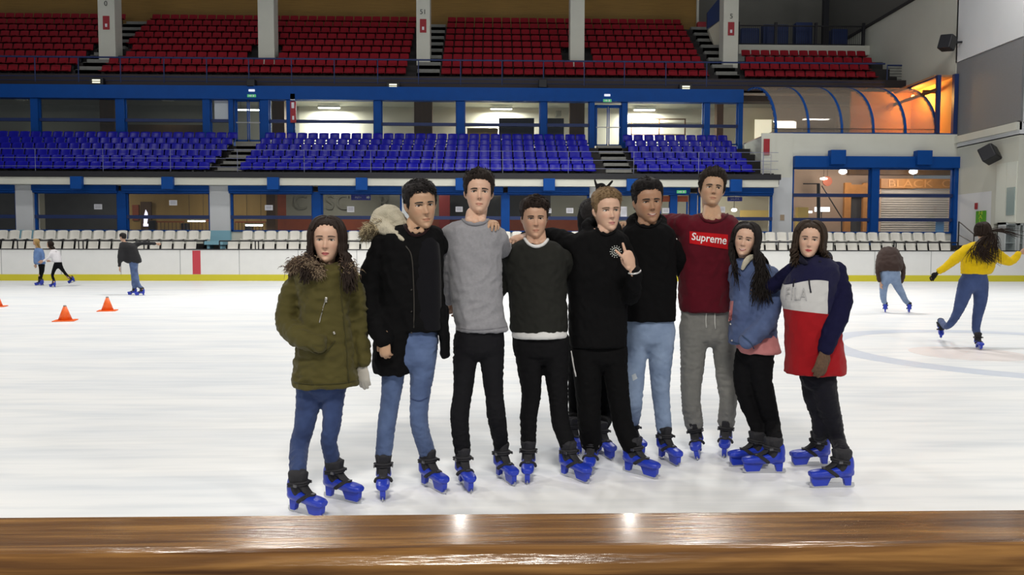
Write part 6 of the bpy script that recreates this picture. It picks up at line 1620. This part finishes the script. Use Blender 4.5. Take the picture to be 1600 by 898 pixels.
# ---------------------------------------------------------------- 10 person hidden behind the blond boy
def p10():
    s = Person('behind', 'person in black hidden behind the blond boy, raising two gloved fingers over him', 5.45)
    s.feet([((893, 700), (903, 710)), ((933, 706), (955, 719))])
    s.head(dict(x=927, crown=313, chin=368, yaw=160, dy=.05), SK['a'], BLK, dict(top=.07, side=.05, line=.80, n=600, messy=.4, len=.1, flow=(.3, -.5, .3)), neck=dict(y=380, x=921, dy=.05))
    s.legs('trousers', [(905, 530, 36), (902, 580, 30), (900, 620, 25), (899, 650, 22), (899, 675, 22)], [(935, 530, 36), (938, 580, 32), (942, 620, 28), (944, 655, 25), (945, 680, 24)], F('black2', (.0025, .0025, .003), sheen=.0), [(892, 962, 500), (890, 964, 520), (892, 962, 545)])
    s.garment('black_jacket', [(908, 936, 372, .07), (898, 948, 380, .11), (896, 954, 395, .12), (894, 958, 440), (893, 960, 500), (892, 962, 540)],
              [[(904, 392, 30), (898, 430, 26), (900, 470, 24, .05)], [(948, 388, 28, .0), (952, 360, 22, .04), (944, 336, 18, .0), (938, 313, 15, -.02)]], F('black', (.0025, .0025, .003), sheen=.0, namt=.3), dep=.12, amp=.004, f=17,
              extra=lambda V: limb(V, [at(914, 366, s.D - .03), at(914, 342, s.D + .03), at(920, 322, s.D + .08), at(932, 318, s.D + .10)], [.045, .055, .055, .05], n=14))
    V = MB(); hand(V, at(937, 312, s.D - .02), (.12, .0, 1), (0, 1, 0), size=.19, curl=(80, 90, 50), per={0: (0, 0, 0), 3: (2, 2, 0)}, thumb=-1, spreads=(34, 5, -5, -22), r=1.1)
    me = voxmesh(V, 'glove', .0045, 2); s.add('glove', me, F('blackglove', (.008, .008, .008)))
    hand(s.skin, at(937, 314, s.D - .01), (.12, .0, 1), (0, 1, 0), size=.10, curl=(80, 90, 50), thumb=-1, r=.6)
    hand(s.skin, L3((900, 475, 18, .05), s.D)[0], (0, 0, -1), (0, 1, 0), size=.15)
    s.finish_skin(); s.hair()
# ---------------------------------------------------------------- background skaters
def b1():
    s = Person('b1', 'far blond skater in blue denim jacket and black leggings, leftmost by the barrier', 28.4)
    s.feet([((66, 446), (55, 446)), ((68, 445.3), (58, 445.3))]); 
    s.head(dict(x=56, crown=373.5, chin=382.5, yaw=-60, k=1.05), SK['a'], (.40, .26, .10), dict(top=.06, side=.05, n=60), fem=True, neck=dict(y=385, x=58), long=dict(n=60, ends=[(58, 394, -.1, 1), (64, 396, 0, 1)], back=(63, 396, 0, 1), ragged=2))
    s.legs('leggings', [(63, 412, 8), (64, 422, 6), (62, 430, 5), (62, 438, 4.5), (63, 441, 4.5)], [(66, 412, 8, .1), (67, 422, 6, .1), (65, 430, 5, .1), (64, 438, 4.5), (64, 441, 4.5)], F('blacklegging', (.004, .004, .005), sheen=0), [(60, 70, 408), (60, 70, 412), (60, 70, 415)])
    s.garment('denim_jacket', [(56, 62, 387, .08), (54, 67, 390, .12), (53, 69, 398), (53, 70, 408), (54, 71, 413)], [[(65, 392, 6, -.1), (68, 400, 5, -.15), (67, 406, 5, -.2)], [(56, 392, 5, .1), (55, 402, 5, .1), (56, 412, 4, .1)]], denim('sky', (.10, .19, .42), (.17, .28, .52)), amp=.01)
    hand(s.skin, at(67.5, 407, s.D - .2), (-.6, 0, -.6), (0, -1, 0), size=.2); hand(s.skin, at(56, 412, s.D + .1), (0, 0, -1), (0, -1, 0), size=.2)
    s.finish_skin(False); s.hair()
def b2():
    s = Person('b2', 'far dark-haired skater in white sweater pushing off with one leg, beside the far blond skater', 27.6)
    s.feet([((88, 448.6), (77, 448.4)), ((117, 445.5), (109, 445.5), dict(lift=.10, tilt=-20))])
    s.head(dict(x=78, crown=377, chin=386.5, yaw=-60, k=1.05), SK['a'], DBR, dict(top=.06, side=.05, n=60), fem=True, neck=dict(y=389, x=81), long=dict(n=60, ends=[(88, 396, -.1, 1), (91, 399, 0, 1)], back=(91, 400, 0, 1), ragged=2))
    s.legs('leggings', [(88, 412, 8), (85, 420, 7), (82, 429, 5.5), (84, 437, 5), (85, 442, 4.5)], [(93, 412, 8), (96, 419, 7), (102, 427, 5.5), (108, 434, 5), (111, 438, 4.5)], F('blacklegging', (.004, .004, .005), sheen=0), [(85, 97, 407), (85, 97, 411), (86, 96, 415)])
    s.garment('white_sweater', [(80, 86, 389, .08), (78, 93, 393, .12), (80, 95, 400), (84, 97, 410)], [[(80, 394, 5, -.15), (75, 402, 4.5, -.2), (68, 408, 4, -.2)], [(90, 395, 5, .1), (88, 404, 5, .1), (80, 408, 4, .1)]], F('whitewool', (.66, .64, .66)), amp=.01)
    hand(s.skin, at(67, 408, s.D - .2), (-1, 0, -.3), (0, -1, 0), size=.2); hand(s.skin, at(79, 408, s.D + .1), (-1, 0, 0), (0, -1, 0), size=.2)
    s.finish_skin(False); s.hair()
def b3():
    s = Person('b3', 'far skater in dark jacket and blue jeans seen from behind, pointing to the right', 22.6)
    s.feet([((213, 461), (202, 461)), ((225, 461.5), (213, 461.8))])
    s.head(dict(x=192, crown=364.5, chin=376.5, yaw=-115, pitch=-5), SK['a'], BLK, dict(top=.07, side=.05, n=200), neck=dict(y=379, x=194))
    s.legs('jeans', [(207, 408, 12), (208, 422, 9), (209, 436, 8), (209, 446, 7), (208, 452, 7)], [(210, 408, 12, .1), (211, 422, 9, .1), (214, 436, 8), (217, 446, 7), (219, 452, 7)], denim('mid', (.036, .062, .17), (.13, .19, .35)), [(201, 217, 402), (201, 217, 408), (202, 216, 413)])
    s.garment('dark_jacket', [(190, 200, 378, .10), (187, 207, 381, .14), (188, 213, 386, .15), (190, 217, 396), (193, 221, 406), (197, 220, 411)], [[(190, 386, 8, -.1), (187, 398, 7, -.15), (187, 410, 6, -.15), (187, 416, 5, -.15)], [(206, 384, 9, .1), (220, 380, 7, .1), (234, 380, 6, .1), (244, 380.5, 5, .1)]], F('darkjacket', (.022, .022, .024)), amp=.012)
    hand(s.skin, at(187, 417, s.D - .15), (0, 0, -1), (1, 0, 0), size=.19); hand(s.skin, at(245, 380.5, s.D + .1), (1, 0, -.1), (0, -1, 0), size=.19, curl=(50, 60, 40), per={0: (0, 0, 0)})
    s.finish_skin(False); s.hair()
def b4():
    s = Person('b4', 'skater bending forward seen from behind, dark brown jacket and light blue jeans', 16.6)
    s.feet([((1383, 489), (1383, 487)), ((1421, 489), (1419, 487.5))])
    s.head(dict(x=1388, crown=386, chin=401, yaw=180, pitch=-45, dy=.35), SK['a'], DBR, dict(top=.06, side=.05, n=80), fem=True, neck=dict(y=400, x=1389, dy=.25), long=dict(n=90, ends=[(1378, 408, .35, 2), (1400, 408, .35, 2)], back=(1390, 410, .15, 4), ragged=3))
    s.legs('light_jeans', [(1384, 428, 18, .05), (1381, 445, 14, .02), (1380, 460, 11), (1381, 470, 9), (1383, 475, 8)], [(1397, 428, 18, .05), (1402, 445, 14, .02), (1410, 460, 11), (1415, 470, 9), (1418, 476, 8)], denim('light', (.13, .20, .36), (.30, .39, .55)), [(1377, 1405, 421), (1376, 1407, 430), (1378, 1405, 437)], dep=.16)
    s.garment('dark_brown_jacket', [(1380, 1400, 386, .10, .30), (1374, 1404, 393, .16, .22), (1370, 1408, 404, .18, .12), (1371, 1410, 414, .18, .02), (1375, 1407, 423, .17, .0)], [[(1374, 400, 9, .2), (1371, 418, 8, .1), (1373, 435, 7, .0), (1375, 440, 6, 0)], [(1406, 402, 9, .2), (1411, 418, 8, .1), (1411, 432, 7, .0), (1408, 442, 6, 0)]], F('darkbrown', (.045, .028, .024)), amp=.012)
    hand(s.skin, at(1376, 442, s.D), (0, -.2, -1), (1, 0, 0), size=.18); hand(s.skin, at(1408, 443, s.D), (0, -.2, -1), (-1, 0, 0), size=.18)
    s.finish_skin(False); s.hair()
def b5():
    s = Person('b5', 'skater in yellow sweater and blue jeans from behind, arms out, long hair flying', 10.7)
    s.feet([((1463, 527), (1474, 536), dict(lift=.10, tilt=-30)), ((1519, 541), (1540, 550))])
    s.head(dict(x=1535, crown=348, chin=374, yaw=170, pitch=-4, roll=5), SK['a'], (.022, .012, .008), dict(top=.06, side=.06, n=200), fem=True, neck=dict(y=382, x=1533), long=dict(n=220, ends=[(1515, 412, -.12, 8), (1592, 372, -.1, 6)], mid=[(1515, 385, -.1, 4), (1560, 352, -.1, 5)], back=(1545, 412, -.18, 12), ragged=8, front=85, vol=1.2))
    s.legs('blue_jeans', [(1511, 440, 25), (1504, 465, 21), (1494, 492, 14), (1480, 510, 11), (1472, 518, 10)], [(1531, 440, 25), (1532, 468, 20), (1527, 495, 15), (1525, 515, 12), (1524, 528, 11)], denim('indigo2', (.028, .048, .15), (.07, .11, .26)), [(1504, 1541, 426), (1501, 1543, 438), (1502, 1542, 448)], dep=.12)
    s.garment('yellow_sweater', [(1520, 1546, 378, .08), (1507, 1556, 385, .11), (1501, 1560, 398, .12), (1502, 1554, 415), (1502, 1548, 428)], [[(1510, 390, 17), (1494, 403, 16, -.05), (1480, 415, 13, -.05), (1467, 424, 10, -.05)], [(1552, 392, 17), (1566, 404, 17, 0), (1580, 408, 13, 0), (1592, 396, 10, 0)]], F('yellow', (.66, .45, .006)), amp=.009, f=14)
    V = MB(); hand(V, at(1464, 427, s.D - .05), (-.7, 0, -.7), (0, -1, 0), size=.17, r=1.2); me = voxmesh(V, 'glove', .007, 1); s.add('glove', me, F('blackglove', (.008, .008, .008)))
    hand(s.skin, at(1464, 427, s.D - .05), (-.7, 0, -.7), (0, -1, 0), size=.15, r=.8); hand(s.skin, at(1594, 395, s.D), (.8, 0, .5), (0, -1, 0), size=.17)
    s.finish_skin(False); s.hair()
PEOPLE = [p1, p2, p3, p4, p5, p6, p7, p8, p9, p10, b1, b2, b3, b4, b5]
for fn in PEOPLE: fn()

# ================================================================== CONES
M_cone = mat('orange_cone_rubber', (.85, .13, .01), .45)
def cone(px, py, h_px, label):
    p = at(px, py, z=0); h = h_px * p.y / FOC
    o = empty('traffic_cone', p, .3); tag(o, label, 'traffic cone', 'orange cones on the ice')
    b = MB(); b.box(-.19, .19, -.19, .19, 0, .018); b.build('base_plate', M_cone, o, .01)
    b = MB(); b.smooth = True; b.bar((0, 0, .015), (0, 0, h * .93), .125, 28, .028); b.build('cone_body', M_cone, o)
    b = MB(); b.bar((0, 0, h * .93), (0, 0, h), .03, 20, .024); b.build('grey_tip', mat('cone_tip', (.25, .22, .2), .6), o)
cone(102, 501, 24, 'orange cone on the ice, nearest of the three'); cone(168, 485.5, 22, 'orange cone on the ice below the pointing skater'); cone(-5, 479, 22, 'orange cone cut off by the left edge of the picture')
